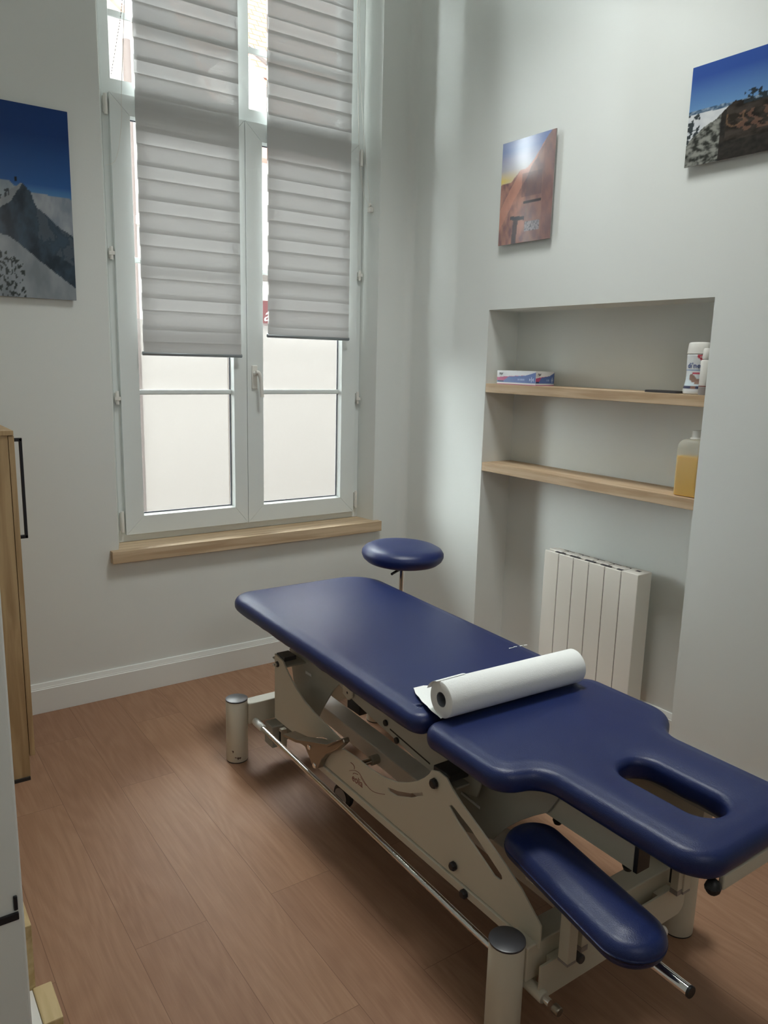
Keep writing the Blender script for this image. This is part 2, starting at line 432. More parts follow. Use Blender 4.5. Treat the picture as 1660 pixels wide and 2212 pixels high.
abox(bm, FL, FR, 0, .1345, 0, .634); abox(bm, FL-.12, FR+.14, .1345, .42, 0, .690)
abox(bm, FL-.12, FR+.14, 0, .42, WT, ZC)
aprism(bm, [(WL, 0), (FL, 0), (FL, YF)], 0, .634, 'z'); aprism(bm, [(WR, 0), (FR, YF), (FR, 0)], 0, .634, 'z')
aprism(bm, [(WL, 0), (FL, 0), (FL, YF)], WT, ZC, 'z'); aprism(bm, [(WR, 0), (FR, YF), (FR, 0)], WT, ZC, 'z')
struct(link('wall_window', bm, 'wall'))
NL, NR, NT, ND = -.6348, -1.7987, 1.7996, .1936
bm = bmesh.new()
abox(bm, 0, .5, NL, 0, 0, ZC); abox(bm, ND, .5, NR, NL, 0, ZC); abox(bm, 0, ND, NR, NL, NT, ZC); abox(bm, 0, .5, YB, NR, 0, ZC)
struct(link('wall_right', bm, 'wall'))
# soft plaster corner between window wall and right wall
bm = bmesh.new(); k = .045
arc = [(-k+k*math.sin(t), -k+k*math.cos(t)) for t in [PI/2*i/10 for i in range(11)]]
aprism(bm, arc+[(0, 0)], .135, ZC, 'z'); o = link('trim_1', bm, 'wall'); struct(o)
for p in o.data.polygons: p.use_smooth = True
sharp(o, 30)
# baseboards
def base_y(bm, x0, x1, y):
    aprism(bm, [(y, 0), (y-.016, 0), (y-.016, .108), (y-.013, .110), (y-.013, .113), (y-.011, .117), (y-.006, .134), (y, .135)], x0, x1, 'x')
bm = bmesh.new(); base_y(bm, XL, -.016, 0); struct(link('baseboard_window', bm, 'trimw', bevel=.0008))
bm = bmesh.new()
def base_x(bm, y0, y1, x):
    aprism(bm, [(x, 0), (x-.016, 0), (x-.016, .108), (x-.013, .110), (x-.013, .113), (x-.006, .134), (x, .135)], y0, y1, 'y')
base_x(bm, NL, -.0, 0); base_x(bm, NR+.0, NL-.0, ND); base_x(bm, YB, NR, 0)
struct(link('baseboard_right', bm, 'trimw', bevel=.0008))

# window sill board
bm = bmesh.new()
aprism(bm, [(-1.62, -.038), (-.171, -.038), (-.171, -.0005), (WR, -.0005), (FR, YF), (FL, YF), (WL, -.0005), (-1.62, -.0005)], .636, .691, 'z')
o = link('trim_2', bm, 'oak', bevel=.0015); struct(o)
# shelves of the niche
def shelf(z0, z1, lab):
    o = box('wall_shelf', .0015, ND-.0005, NR+.0005, NL-.0005, z0, z1, 'oakY', bevel=.0012)
    center_origin(o); return tag(o, lab, 'shelf', 'oak shelves in the wall niche')
shelf(1.0371, 1.0785, 'light oak shelf in the wall niche, the lower one above the radiator')
shelf(1.4165, 1.4581, 'light oak shelf in the wall niche, the upper one holding the glove box')

# ------------------------------------------------------------------ window
win = thing('window_1', None, None, (-.9, .15, .691)); win['kind'] = 'structure'
ZS0, ZS1 = .727, 2.63
UB = 2.69; UT = 3.66
# outer frame with the openings for sashes and fanlights
prism('frame', [(FL+.0005, .6905), (FR-.0005, .6905), (FR-.0005, WT), (FL+.0005, WT)], YF, .20, 'y', 'pvc', win,
      holes=[[(-1.47, .76), (-.94, .76), (-.94, 2.60), (-1.47, 2.60)], [(-.85, .76), (-.31, .76), (-.31, 2.60), (-.85, 2.60)],
             [(-1.497, UB), (-.930, UB), (-.930, UT), (-1.497, UT)], [(-.863, UB), (-.352, UB), (-.352, UT), (-.863, UT)]], bevel=.002)
def mitred(bm, x0, x1, z0, z1, w, y0, y1, g=.0004):
    a = [(x0, z0), (x1, z0), (x1, z1), (x0, z1)]
    i = [(w[0], w[2]), (w[1], w[2]), (w[1], w[3]), (w[0], w[3])]
    for k in range(4):
        p0, p1, q1, q0 = a[k], a[(k+1) % 4], i[(k+1) % 4], i[k]
        d = Vector((p1[0]-p0[0], p1[1]-p0[1])).normalized()*g
        poly = [(p0[0]+d.x, p0[1]+d.y), (p1[0]-d.x, p1[1]-d.y), (q1[0]-d.x, q1[1]-d.y), (q0[0]+d.x, q0[1]+d.y)]
        aprism(bm, poly, y0, y1, 'y')
def sash(x0, x1, g0, g1, side):
    s = thing('sash', None, None, ((x0+x1)/2-win.location.x, .14-win.location.y, ZS0-win.location.z)); s.parent = win
    o_ = (g0-.006, g1+.006, .812, 2.549)
    bm = bmesh.new(); mitred(bm, x0, x1, ZS0, ZS1, o_, .112, .1335); 
    fr = link('sash_frame', bm, 'pvc', s, bevel=.0012)
    bm = bmesh.new()   # glazing bead sloping back to the glass
    a = [(o_[0], o_[2]), (o_[1], o_[2]), (o_[1], o_[3]), (o_[0], o_[3])]; i = [(g0, .818), (g1, .818), (g1, 2.543), (g0, 2.543)]
    va = [bm.verts.new((p[0], .118, p[1])) for p in a]; vb = [bm.verts.new((p[0], .146, p[1])) for p in i]; vc = [bm.verts.new((p[0], .158, p[1])) for p in a]
    for k in range(4):
        k2 = (k+1) % 4
        bm.faces.new((va[k], va[k2], vb[k2], vb[k])); bm.faces.new((vb[k], vb[k2], vc[k2], vc[k])); bm.faces.new((vc[k], vc[k2], va[k2], va[k]))
    link('glazing_bead', bm, 'pvc', s)
    prism('gasket', [(g0+.0002, .8182), (g1-.0002, .8182), (g1-.0002, 2.5428), (g0+.0002, 2.5428)], .1445, .150, 'y', 'gasket', s,
          holes=[[(g0+.004, .8225), (g1-.004, .8225), (g1-.004, 2.5385), (g0+.004, 2.5385)]], bevel=0)
    box('glass_pane', g0+.0005, g1-.0005, .151, .155, .8185, 2.5425, 'glass', s, bevel=0)
    bm = bmesh.new(); zf = 1.712 if side == 'l' else 1.722   # self-adhesive film, one skin thick
    bm.faces.new([bm.verts.new(q) for q in ((g0+.0045, .1505, .823), (g1-.0045, .1505, .823), (g1-.0045, .1505, zf), (g0+.0045, .1505, zf))])
    link('frosted_film', bm, 'film', s)
    for z in (1.3725, 1.9525):
        prism('muntin', [(.1494, z), (.1494, z+.023), (.140, z+.023), (.136, z+.019), (.136, z+.004), (.140, z)], g0-.002, g1+.002, 'x', 'pvc', s, bevel=.001)
    return s
sl = sash(-1.512, -.8965, -1.421, -.971, 'l'); sr = sash(-.8945, -.262, -.802, -.355, 'r')
# lever handle on the right-hand sash
hp = thing('handle', None, None, (-.857-world_loc(sr).x, .11-world_loc(sr).y, 1.47-world_loc(sr).z)); hp.parent = sr
hp2 = box('handle_plate', -.872, -.842, .104, .1118, 1.40, 1.515, 'whiteplastic', sr, bevel=.004, seg=3)
bpy.data.objects.remove(hp)
bm = bmesh.new(); atube(bm, [(-.857, .105, 1.475), (-.857, .08, 1.475)], .011, 12)
atube(bm, smooth_path([(-.866, .074, 1.482), (-.852, .072, 1.478), (-.842, .072, 1.45), (-.838, .07, 1.40), (-.836, .068, 1.362)]), [.010]*10+[.009]*15, 10)
o = link('handle', bm, 'whiteplastic', sr, smooth=True); sharp(o, 50)
# hinges on both jambs
for x, zs in ((-1.5265, ((2.54, 2.62), (1.955, 2.01), (1.33, 1.39), (.74, .84))), (-.2425, ((2.53, 2.61), (1.965, 2.015), (1.32, 1.385), (.745, .84)))):
    for z0, z1 in zs:
        bm = bmesh.new(); alathe(bm, [(0, 0), (.007, 0), (.0075, .002), (.0075, z1-z0-.002), (.007, z1-z0), (0, z1-z0)], (x, .118, z0), (0, 0, 1), 14)
        abox(bm, x-.009, x+.009, .118, .1335, z0+.008, z1-.008)
        if z1-z0 < .08: abox(bm, x-.012, x+.012, .108, .122, z0+.02, z0+.035)
        o = link('hinge', bm, 'whiteplastic', win, smooth=True); sharp(o, 40)
# fanlights
for g0, g1 in ((-1.497, -.930), (-.863, -.352)):
    box('glass_pane', g0, g1, .151, .155, UB, UT, 'glass', win, bevel=0)
    box('muntin', g0, g1, .138, .150, 2.931, 2.957, 'pvc', win, bevel=.002)

# ------------------------------------------------------------------ roller blinds
def blind(x0, x1, zbot, ztop0, lab, side):
    b = thing('roller_blind', lab, 'blind', ((x0+x1)/2, .08, zbot), 'day and night roller blinds on the window')
    ZT = 3.42; per = .1375
    def sheet(name, y, solid, edge=0.):
        bm = bmesh.new(); z = zbot+.008; marks = []
        # solid(z) bands
        zs = [zbot+.008]
        for s in solid:
            zs += [s[0], s[1]]
        zs = sorted(set([max(zbot+.008, min(ZT, q)) for q in zs]+[ZT]))
        xs = [x0+edge+(x1-x0-2*edge)*i/16 for i in range(17)]
        for za, zb in zip(zs[:-1], zs[1:]):
            if zb-za < 1e-5: continue
            mid = (za+zb)/2; sol = any(s[0]-1e-6 <= mid <= s[1]+1e-6 for s in solid)
            nz = 3
            g = [[bm.verts.new((x, y+(0.0016*math.sin(PI*j/nz) if sol else 0)*(1 if name == 'front_fabric' else -1), za+(zb-za)*j/nz)) for x in xs] for j in range(nz+1)]
            for j in range(nz):
                for i in range(16):
                    f = bm.faces.new((g[j][i], g[j][i+1], g[j+1][i+1], g[j+1][i])); f.material_index = 0 if sol else 1
        o = link(name, bm, ['fabric', 'sheer'], b, smooth=True)
        return o
    front = []; rear = []
    k = -2
    while ztop0+per*k < ZT:
        st = ztop0+per*k          # top of a sheer strip of the front sheet (z), it is .05 high
        front.append((st, st+per-.050))
        lean = .0 if side == 'r' else (.0045 if k < 5 else .008)
        rear.append((st-.060+lean, st+.018+lean))
        k += 1
    sheet('front_fabric', .070, front); sheet('rear_fabric', .086, rear, .001)
    bm = bmesh.new(); alathe(bm, [(0, 0), (.0075, 0), (.009, .002), (.009, x1-x0+.010), (.0075, x1-x0+.012), (0, x1-x0+.012)], (x0-.006, .078, zbot+.003), (1, 0, 0), 16)
    o = link('bottom_rail', bm, 'alu', b, smooth=True); sharp(o, 40)
    box('cassette', x0-.012, x1+.012, .035, .110, ZT, ZT+.07, 'whiteplastic', b, bevel=.01, seg=3)
    return b
bl = blind(-1.414, -.944, 1.556, 1.8, 'white banded roller blind over the left half of the window, hanging lower', 'l')
brt = blind(-.796, -.336, 1.657, 1.70, 'white banded roller blind over the right half of the window, ending higher', 'r')
# beaded chain and cord of each blind
ch = smooth_path([(-1.428, .06, 3.43), (-1.455, .06, 3.0), (-1.485, .06, 2.82), (-1.519, .055, 2.666)])
bm = bmesh.new()
for a, b_ in zip(ch[:-1], ch[1:]):
    n_ = max(1, int((b_-a).length/.0115))
    for j in range(n_): bmesh.ops.create_icosphere(bm, subdivisions=1, radius=.0024, matrix=Matrix.Translation(a.lerp(b_, j/n_)))
atube(bm, ch, .0007, 5)
link('bead_chain', bm, 'greyplastic', bl, smooth=True)
tube('cord', smooth_path([(-1.425, .06, 3.43), (-1.452, .06, 2.93), (-1.475, .06, 2.62), (-1.478, .06, 2.52), (-1.493, .06, 2.41), (-1.515, .06, 2.345), (-1.552, .06, 2.325)]), .0011, 'whiteplastic', bl, 6)
tube('cord', smooth_path([(-.322, .058, 3.43), (-.318, .058, 3.1), (-.303, .058, 2.70), (-.288, .058, 2.5), (-.262, .058, 2.38), (-.228, .058, 2.335)]), .0016, 'whiteplastic', brt, 6)
tube('cord', smooth_path([(-.318, .052, 3.43), (-.305, .052, 3.0), (-.285, .052, 2.75), (-.255, .052, 2.52), (-.226, .055, 2.335)]), .0011, 'whiteplastic', brt, 6)
bm = bmesh.new(); abox(bm, -.236, -.2115, .045, .070, 2.300, 2.325); alathe(bm, [(0, 0), (.009, 0), (.009, .012), (0, .012)], (-.232, .058, 2.336), (1, 0, 0), 16)
o = link('chain_tensioner', bm, 'whiteplastic', brt, bevel=.003)

# ------------------------------------------------------------------ wall pictures
def fb(x, y, s, d=4, z=0.):
    v = 0; a = 1; t = 0
    for k in range(d):
        v += a*noise.noise(Vector((x*s, y*s, z+k*3.1))); t += a; a *= .5; s *= 2.05
    return v/t
def mix(a, b, t):
    t = max(0, min(1, t)); return tuple(p*(1-t)+q*t for p, q in zip(a, b))
def interp(pts, u):
    for (a, b), (c, d) in zip(pts[:-1], pts[1:]):
        if u <= c: return b+(d-b)*(u-a)/(c-a) if c > a else d
    return pts[-1][1]
def art_left(u, v):      # snowy summit with a tiny climber under a dark blue sky
    u = .21+(u-.441)*1.413
    hor = .545+.01*math.sin(u*3)
    c = mix((.035, .12, .34), (.012, .045, .18), (v-.56)/.3)
    if v < .60: c = mix(c, (.10, .24, .46), (.60-v)/.06)
    cl = fb(u, v, 9, 4, 2)
    if v < hor: c = mix((.36, .39, .43), (.22, .26, .31), .5+cl*1.6)
    if u < .40 and v < .60+.006*cl-.4*max(0, u-.33): c = mix((.33, .38, .42), (.2, .25, .3), .4+cl)
    ridge = interp([(0, .47), (.21, .50), (.36, .565), (.46, .600), (.50, .585), (.56, .553), (.585, .50), (.63, .475), (.72, .445), (.80, .405), (.9, .375), (1, .345)], u)+.008*fb(u, .3, 30, 3)
    if v < ridge:
        n = fb(u, v, 8, 5, 5)
        c = mix((.055, .085, .12), (.028, .04, .055), .5+n*2)
        snow = interp([(0, .385), (.21, .452), (.34, .50), (.46, .590), (1, .59)], u)
        if u < .47 and v > snow+.008*n: c = mix((.30, .32, .34), (.20, .22, .24), .4+n)
        if u > .6 and v > ridge-.16 and n > -.05: c = mix(c, (.10, .125, .155), .7)
    fg = interp([(0, .37), (.21, .325), (.30, .317), (.42, .275), (.6, .205), (.8, .135), (1, .065)], u)+.003*fb(u, .7, 20, 3)
    if v < fg:
        n = fb(u, v, 6, 4, 9)
        c = mix((.30, .33, .36), (.20, .225, .25), .45+n*1.5+.25*math.sin((u*.8+v)*13))
        if u < .56-.9*max(0, v-.05)*.5 and v < .24-.3*max(0, u-.25) and fb(u, v, 34, 3, 4) > .09 and u < .44: c = (.035, .045, .045)
    if abs(u-.405) < .012 and .605 < v < .628: c = (.01, .012, .015)
    if .22 < u < .33 and abs(v-(.52+.25*(u-.22))) < .018 and fb(u, v, 40, 2, 3) > 0: c = (.05, .06, .07)
    return c
def art_sunset(u, v):    # pink rock face at dusk, with room reflections painted in as dark shapes
    c = mix((.55, .50, .48), (.16, .21, .42), (v-.66)/.25)
    if v < .78: c = mix(c, (.75, .58, .16), (1-abs(v-.63)/.10)*max(0, 1-u*2.0))
    ridge = interp([(0, .60), (.2, .605), (.30, .66), (.38, .705), (.50, .71), (.62, .77), (.74, .86), (.82, .93), (.93, 1.0), (1, 1.02)], u)+.006*fb(u, .2, 22, 3)
    if v < ridge:
        n = fb(u*1.0+v*.5, v*.6, 7, 5, 3); st = math.sin((v-u*1.1)*26+fb(u, v, 5, 3)*5)
        c = mix((.46, .24, .19), (.20, .115, .115), .45+n*1.7+.22*st)
        if u > .5: c = mix(c, (.22, .155, .155), .55)
        if abs((v-.25)-(u)*.95) < .10+.05*n: c = mix(c, (.62, .30, .22), .6)
        if .42 < u < .80 and .44 < v < .66: c = mix(c, (.14, .10, .11), .55)
        if .80 < u: c = mix(c, (.16, .09, .09), .35)
    if abs(u-(.30+.12*v)) < .045 and v < .24: c = mix(c, (.045, .04, .05), .85)  # dark T shape painted as a reflection of the room
    if .22 < u < .50 and abs(v-.255+.08*(u-.22)) < .018: c = (.05, .045, .055)
    if .46 < u < .80 and abs(v-.385) < .012: c = (.06, .05, .055)
    if .50 < u < .78 and .10 < v < .20:
        c = mix(c, (.42, .44, .47), .55)
        if fb(u, v, 60, 2, 8) > .12: c = (.12, .12, .14)
    return c
def art_rocks(u, v):     # rocks and a brown bundle in front of a glacier
    c = mix((.13, .27, .50), (.035, .085, .32), (v-.55)/.33)
    hor = .56-.02*u+.010*fb(u, .1, 14, 4)
    if v < hor: c = mix((.05, .10, .17), (.35, .42, .5), .2+fb(u, v, 30, 3)*1.5)
    sn = .525-.03*u+.018*fb(u, .6, 16, 4)
    if v < sn:
        c = mix((.66, .68, .70), (.5, .53, .58), .3+fb(u, v, 9, 3)*1.2)
        if u < .10 and fb(u, v, 22, 3, 7) > .0: c = (.045, .055, .06)
    rk = interp([(0, .22), (.05, .30), (.14, .37), (.22, .425), (.28, .49), (.32, .52), (.36, .55), (.5, .53), (.7, .5), (1, .45)], u)+.02*fb(u, .9, 25, 4)
    if v < rk:
        n = fb(u, v*1.1, 20, 5, 1)
        c = mix((.26, .265, .24), (.035, .037, .033), .52+n*2.6)
        if u > .30 and v > .18:
            n2 = fb(u*.6, v, 14, 4, 12)
            c = mix((.06, .05, .042), (.022, .018, .016), .5+n2*2)
            d = math.hypot((u-.37)*1.5, v-.40)+.04*n2
            if .085 < d < .105 and v < .44: c = mix(c, (.20, .12, .07), .6)
            if .39 < u+.1*n2 and .24 < v < .44 and math.sin(u*60+v*22+n2*8) > .2: c = mix(c, (.22, .12, .085), .5)
            if .05 > d-.03 and n2 > 0: c = (.03, .024, .02)
        elif u > .26: c = mix((.045, .04, .035), (.02, .018, .018), .5+n)
    if u > .42 and v > .5 and v < .64-.4*abs(u-.5) and fb(u, v, 24, 3, 2) > 0: c = (.03, .04, .05)
    return c
def picture(lab, fn, o, ux, w, h, thick_dir, nu, nv):
    """acrylic photo panel: o = lower-left corner of the printed face, ux = direction to the right along the wall"""
    o = Vector(o); ux = Vector(ux); uz = Vector((0, 0, 1)); n = ux.cross(uz)  # faces the room
    t = thing('wall_picture', lab, 'picture', tuple(o+ux*w/2), None)
    bm = bmesh.new(); cl = bm.loops.layers.float_color.new('Col')
    g = [[bm.verts.new(o+ux*(w*i/nu)+uz*(h*j/nv)) for i in range(nu+1)] for j in range(nv+1)]
    cols = [[fn(i/nu, j/nv) for i in range(nu+1)] for j in range(nv+1)]
    for j in range(nv):
        for i in range(nu):
            f = bm.faces.new((g[j][i], g[j][i+1], g[j+1][i+1], g[j+1][i]))
            for lp, (a, b) in zip(f.loops, ((j, i), (j, i+1), (j+1, i+1), (j+1, i))): lp[cl] = (*cols[a][b], 1)
    link('print', bm, 'print', t)
    p = [o-n*.0004, o+ux*w-n*.0004, o+ux*w-n*.0045, o-n*.0045]
    bm = bmesh.new(); vs = [bm.verts.new(q) for q in p]+[bm.verts.new(q+uz*h) for q in p]
    for f in ((0, 1, 2, 3), (4, 5, 6, 7), (0, 1, 5, 4), (1, 2, 6, 5), (2, 3, 7, 6), (3, 0, 4, 7)): bm.faces.new([vs[i] for i in f])
    link('backing_panel', bm, 'greyplastic', t)
    q0 = o-n*.0045+ux*w*.15+uz*h*.15
    for a in (.12, .88):
        bm = bmesh.new(); c0 = o-n*.0045+ux*w*a+uz*h*.5; 
        pts = [c0-ux*.01-uz*h*.33, c0+ux*.01-uz*h*.33]
        vs = [bm.verts.new(q+uz*dz-n*dn) for dz in (0, h*.66) for dn in (0, .0150) for q in pts]
        for f in ((0, 1, 3, 2), (4, 6, 7, 5), (0, 4, 5, 1), (2, 3, 7, 6), (0, 2, 6, 4), (1, 5, 7, 3)): bm.faces.new([vs[i] for i in f])
        link('hanging_rail', bm, 'greyplastic', t)
    return t
picture('tall print of a snowy summit under dark blue sky, left of the window', art_left, (-2.195, -.020, 1.7644), (1, 0, 0), .48, .717, 0, 110, 170)
picture('portrait print of a pink rock face at sunset on the right wall', art_sunset, (-.020, -.6965, 2.0795), (0, -1, 0), .3175, .4330, 0, 90, 120)
picture('landscape print of grey rocks and glacier, at the right edge of the photo', art_rocks, (-.020, -1.6395, 2.2480), (0, -1, 0), .48, .3240, 0, 150, 110)

# ------------------------------------------------------------------ things in the niche
Z1 = 1.4585; Z2 = 1.0789
# glove box: printed long face and end face
def label_face(name, parent, o, ux, w, h, fn, nu, nv, mat='label'):
    o = Vector(o); ux = Vector(ux); uz = Vector((0, 0, 1))
    bm = bmesh.new(); cl = bm.loops.layers.float_color.new('Col')
    g = [[bm.verts.new(o+ux*(w*i/nu)+uz*(h*j/nv)) for i in range(nu+1)] for j in range(nv+1)]
    for j in range(nv):
        for i in range(nu):
            f = bm.faces.new((g[j][i], g[j][i+1], g[j+1][i+1], g[j+1][i]))
            for lp, (a, b) in zip(f.loops, ((j, i), (j, i+1), (j+1, i+1), (j+1, i))): lp[cl] = (*fn(b/nu, a/nv), 1)
    return link(name, bm, mat, parent)
def glove(u, v):
    w_, b_, p_ = (.72, .74, .78), (.10, .17, .42), (.45, .09, .22)
    if v < .03: return p_
    if v < .14: return w_ if (v > .06) else p_
    top = .50+.10*math.sin(min(u, .35)*4.4)+max(0, u-.3)*.20+max(0, u-.75)*.75
    mid = (.28 if u < .18 else .28+min(1, (u-.18)/.12)*.28)+max(0, u-.3)*.28+max(0, u-.75)*.78
    if v > top: return w_
    if v > mid: return p_
    if .02 < u < .18 and v > .18 and v < .30: return (.03, .05, .14)
    if .55 < u < .72 and .28 < v < .46 and (int(u*90) % 3) and v > .33: return (.30, .40, .66)
    if .84 < u < .95 and .22 < v < .60 and (abs(u-.895) < .012 or abs((v-.4))*.3+.02 < abs(u-.895) < .055): return (.45, .55, .75)
    return b_
gb = thing('glove_box', 'white, pink and blue glove box standing on the upper niche shelf', 'box', (.09, -.81, Z1))
gx0, gx1, gy0, gy1, gh = .028, .148, -.9355, -.6835, .0635
box('carton', gx0+.0003, gx1, gy0+.0003, gy1, Z1, Z1+gh, 'whiteplastic', gb, bevel=.0008)
label_face('printed_side', gb, (gx0, gy1, Z1), (0, -1, 0), gy1-gy0, gh, glove, 110, 30)
label_face('printed_end', gb, (gx0+.001, gy0, Z1), (1, 0, 0), gx1-gx0-.002, gh, glove, 60, 30)
M['ink'] = simple('dark_ink', (.02, .02, .05), .5)
text_mesh('brand_script', 'Nyl', .016, 'ink', (gx0-.0006, gy1-.014, Z1+.044), (0, -1, 0), (0, 0, 1), gb, shear=.3)
text_mesh('brand_script', 'Nyl', .013, 'ink', (gx0+.012, gy0-.0006, Z1+.046), (1, 0, 0), (0, 0, 1), gb, shear=.3)
text_mesh('size_letter', 'GLOVES', .010, 'white', (gx0-.0006, gy1-.135, Z1+.021), (0, -1, 0), (0, 0, 1), gb) if False else None
# dark phone lying on the shelf
ph = thing('phone', 'thin dark phone lying flat on the upper shelf beside the wipes tub', 'phone', (.05, -1.59, Z1))
prism('phone_body', rp([(.022, -1.520, .010), (.022, -1.668, .010), (.092, -1.668, .010), (.092, -1.520, .010)]), Z1, Z1+.0082, 'z', 'capgrey', ph, bevel=.002)
prism('phone_screen', rp([(.025, -1.524, .008), (.025, -1.664, .008), (.089, -1.664, .008), (.089, -1.524, .008)]), Z1+.0082, Z1+.0087, 'z', 'black', ph, bevel=0)
# wipes tub
tx, ty = .058, -1.724
tub = thing('wipes_tub', 'white and blue disinfectant wipes tub at the right end of the upper shelf', 'tub', (tx, ty, Z1))
body = [(.001, 0), (.042, 0), (.0465, .004), (.0475, .012), (.047, .022), (.0435, .036), (.0405, .052), (.040, .075), (.041, .10), (.0425, .125), (.043, .142), (.041, .1445), (.001, .1445)]
bm = bmesh.new(); n = 96; cl = bm.loops.layers.float_color.new('Col')
def tubcol(a, h):
    # a: angle position 0..1 across the front, h height
    wht = (.74, .76, .77)
    if h < .020: return wht
    if h < .030: return (.05, .055, .11) if not (.35 < a < .47) else (.25, .14, .11)
    c = wht
    if .030 < h < .088: c = mix((.62, .74, .80), wht, (h-.03)/.06 + a*.3)
    if .085 <= h < .090: c = (.18, .29, .52)
    hd = abs(h-(.062-.055*max(0, a-.30)))
    if .26 < a < .80 and hd < .010+.004*math.sin(a*22): c = (.30, .19, .15)
    if .42 < a < .55 and .038 < h < .048: c = (.34, .22, .18)
    if .34 < a < .70 and .074 < h < .081: c = (.62, .08, .13)
    if a > .44 and h > .122+.10*abs(a-.57) and h < .144: c = (.55, .05, .08)
    return c
rings = []
prof = []
for (r0, h0), (r1, h1) in zip(body[:-1], body[1:]):
    m_ = max(1, int((h1-h0)/.003))
    for k in range(m_): prof.append((r0+(r1-r0)*k/m_, h0+(h1-h0)*k/m_))
prof.append(body[-1])
# angle measured around z; a=.5 faces the door side of the room
cdir = math.atan2(-3.4358-ty, -2.5443-tx)
for r0, h0 in prof: rings.append([bm.verts.new((tx+r0*math.cos(cdir-PI+2*PI*k/n), ty+r0*math.sin(cdir-PI+2*PI*k/n), Z1+h0)) for k in range(n)])
for j in range(len(rings)-1):
    for k in range(n):
        f = bm.faces.new((rings[j][k], rings[j][(k+1) % n], rings[j+1][(k+1) % n], rings[j+1][k]))
        for lp, (kk, jj) in zip(f.loops, ((k, j), (k+1, j), (k+1, j+1), (k, j+1))):
            a = (kk/n-.25)*2      # 0..1 across the visible half, left to right
            lp[cl] = (*tubcol(a, prof[jj][1]), 1)
bm.faces.new(list(reversed(rings[0]))); bm.faces.new(rings[-1])
o = link('tub_body', bm, 'label', tub, smooth=True); sharp(o, 40)
lathe('tub_lid', [(0, .1455), (.0425, .1455), (.0435, .147), (.0420, .165), (.0405, .182), (.0375, .187), (.030, .1885), (0, .1885)], (tx, ty, Z1), (0, 0, 1), 'whiteplastic', tub, 48)
# lettering wrapped on the tub
def wrap_text(name, body_, size, mat, a0, h0, r, parent):
    cu = bpy.data.curves.new('t', 'FONT'); cu.body = body_; cu.size = size; cu.extrude = .0003
    ob = bpy.data.objects.new('t', cu); C.objects.link(ob)
    me = bpy.data.meshes.new_from_object(ob.evaluated_get(bpy.context.evaluated_depsgraph_get()))
    bpy.data.objects.remove(ob); bpy.data.curves.remove(cu)
    base = cdir-PI/2; pl = world_loc(parent)
    for v in me.vertices:
        th = base+a0*PI+v.co.x/r; rr = r+.0006+v.co.z
        v.co = Vector((tx+rr*math.cos(th), ty+rr*math.sin(th), Z1+h0+v.co.y))-pl
    me.materials.clear(); me.materials.append(M[mat]); o = bpy.data.objects.new(name, me); C.objects.link(o); o.parent = parent
M['inkblue'] = simple('blue_ink', srgb(28, 62, 130), .4)
wrap_text('lettering', "di'net", .0265, 'inkblue', .17, .0955, .0415, tub)
wrap_text('lettering', "100", .010, 'white', .50, .1325, .0432, tub)
# slim spray bottle in front of it
sx_, sy_ = .022, -1.7785
sp = thing('spray_bottle', 'slim white bottle with a pink line, in front of the wipes tub', 'bottle', (sx_, sy_, Z1))
lathe('bottle_body', [(0, 0), (.018, 0), (.0195, .003), (.0195, .118), (.017, .125), (0, .126)], (sx_, sy_, Z1), (0, 0, 1), 'whiteplastic', sp, 32)
lathe('bottle_band', [(.0190, .030), (.0198, .030), (.0198, .033), (.0190, .033)], (sx_, sy_, Z1), (0, 0, 1), 'red', sp, 32)
lathe('bottle_base', [(.0190, .001), (.0199, .001), (.0199, .029), (.0190, .029)], (sx_, sy_, Z1), (0, 0, 1), 'greyplastic', sp, 32)
lathe('bottle_cap', [(0, .127), (.0155, .127), (.0165, .129), (.0150, .158), (.012, .166), (0, .167)], (sx_, sy_, Z1), (0, 0, 1), 'whiteplastic', sp, 32)
# soap canister on the lower shelf
jug = thing('soap_canister', 'cloudy plastic canister of yellow liquid at the right end of the lower shelf', 'canister', (.07, -1.745, Z2))
jx0, jx1, jy0, jy1 = .018, .112, -1.792, -1.690
def rrect(x0, x1, y0, y1, r): return rp([(x0, y0, r), (x1, y0, r), (x1, y1, r), (x0, y1, r)], 5)
bm = bmesh.new()
lev = [(0.004, 0), (0, .006), (0, .180), (.0015, .192), (.006, .204), (.013, .211), (.024, .214)]
rings = [[bm.verts.new((x, y, Z2+h)) for x, y in rrect(jx0+d, jx1-d, jy0+d, jy1-d, .014)] for d, h in lev]
for a, b in zip(rings[:-1], rings[1:]):
    for i in range(len(a)): bm.faces.new((a[i], a[(i+1) % len(a)], b[(i+1) % len(a)], b[i]))
bm.faces.new(rings[0]); bm.faces.new(rings[-1])
sharp(link('canister_shell', bm, 'clearpl', jug, smooth=True), 40)
prism('liquid', rrect(jx0+.001, jx1-.001, jy0+.001, jy1-.001, .013), Z2+.003, Z2+.150, 'z', 'liquid', jug, bevel=.004)
lathe('canister_cap', [(0, .214), (.025, .214), (.0255, .217), (.0215, .221), (.0205, .223), (.0205, .244), (.019, .247), (0, .248)], ((jx0+jx1)/2, (jy0+jy1)/2-.003, Z2), (0, 0, 1), 'whiteplastic', jug, 28)
prism('canister_handle', [(jy1-.002, 1.245), (jy1+.009, 1.240), (jy1+.011, 1.205), (jy1+.006, 1.188), (jy1-.002, 1.185)], .045, .085, 'x', 'clearpl', jug, bevel=.003)
cb = thing('clear_bottle', 'small clear plastic bottle half hidden behind the yellow soap canister', 'bottle', (.155, -1.698, Z2))
lathe('bottle_body', [(0, 0), (.024, 0), (.026, .003), (.026, .115), (.015, .13), (.012, .14), (0, .14)], (.155, -1.698, Z2), (0, 0, 1), 'clearpl', cb, 28)

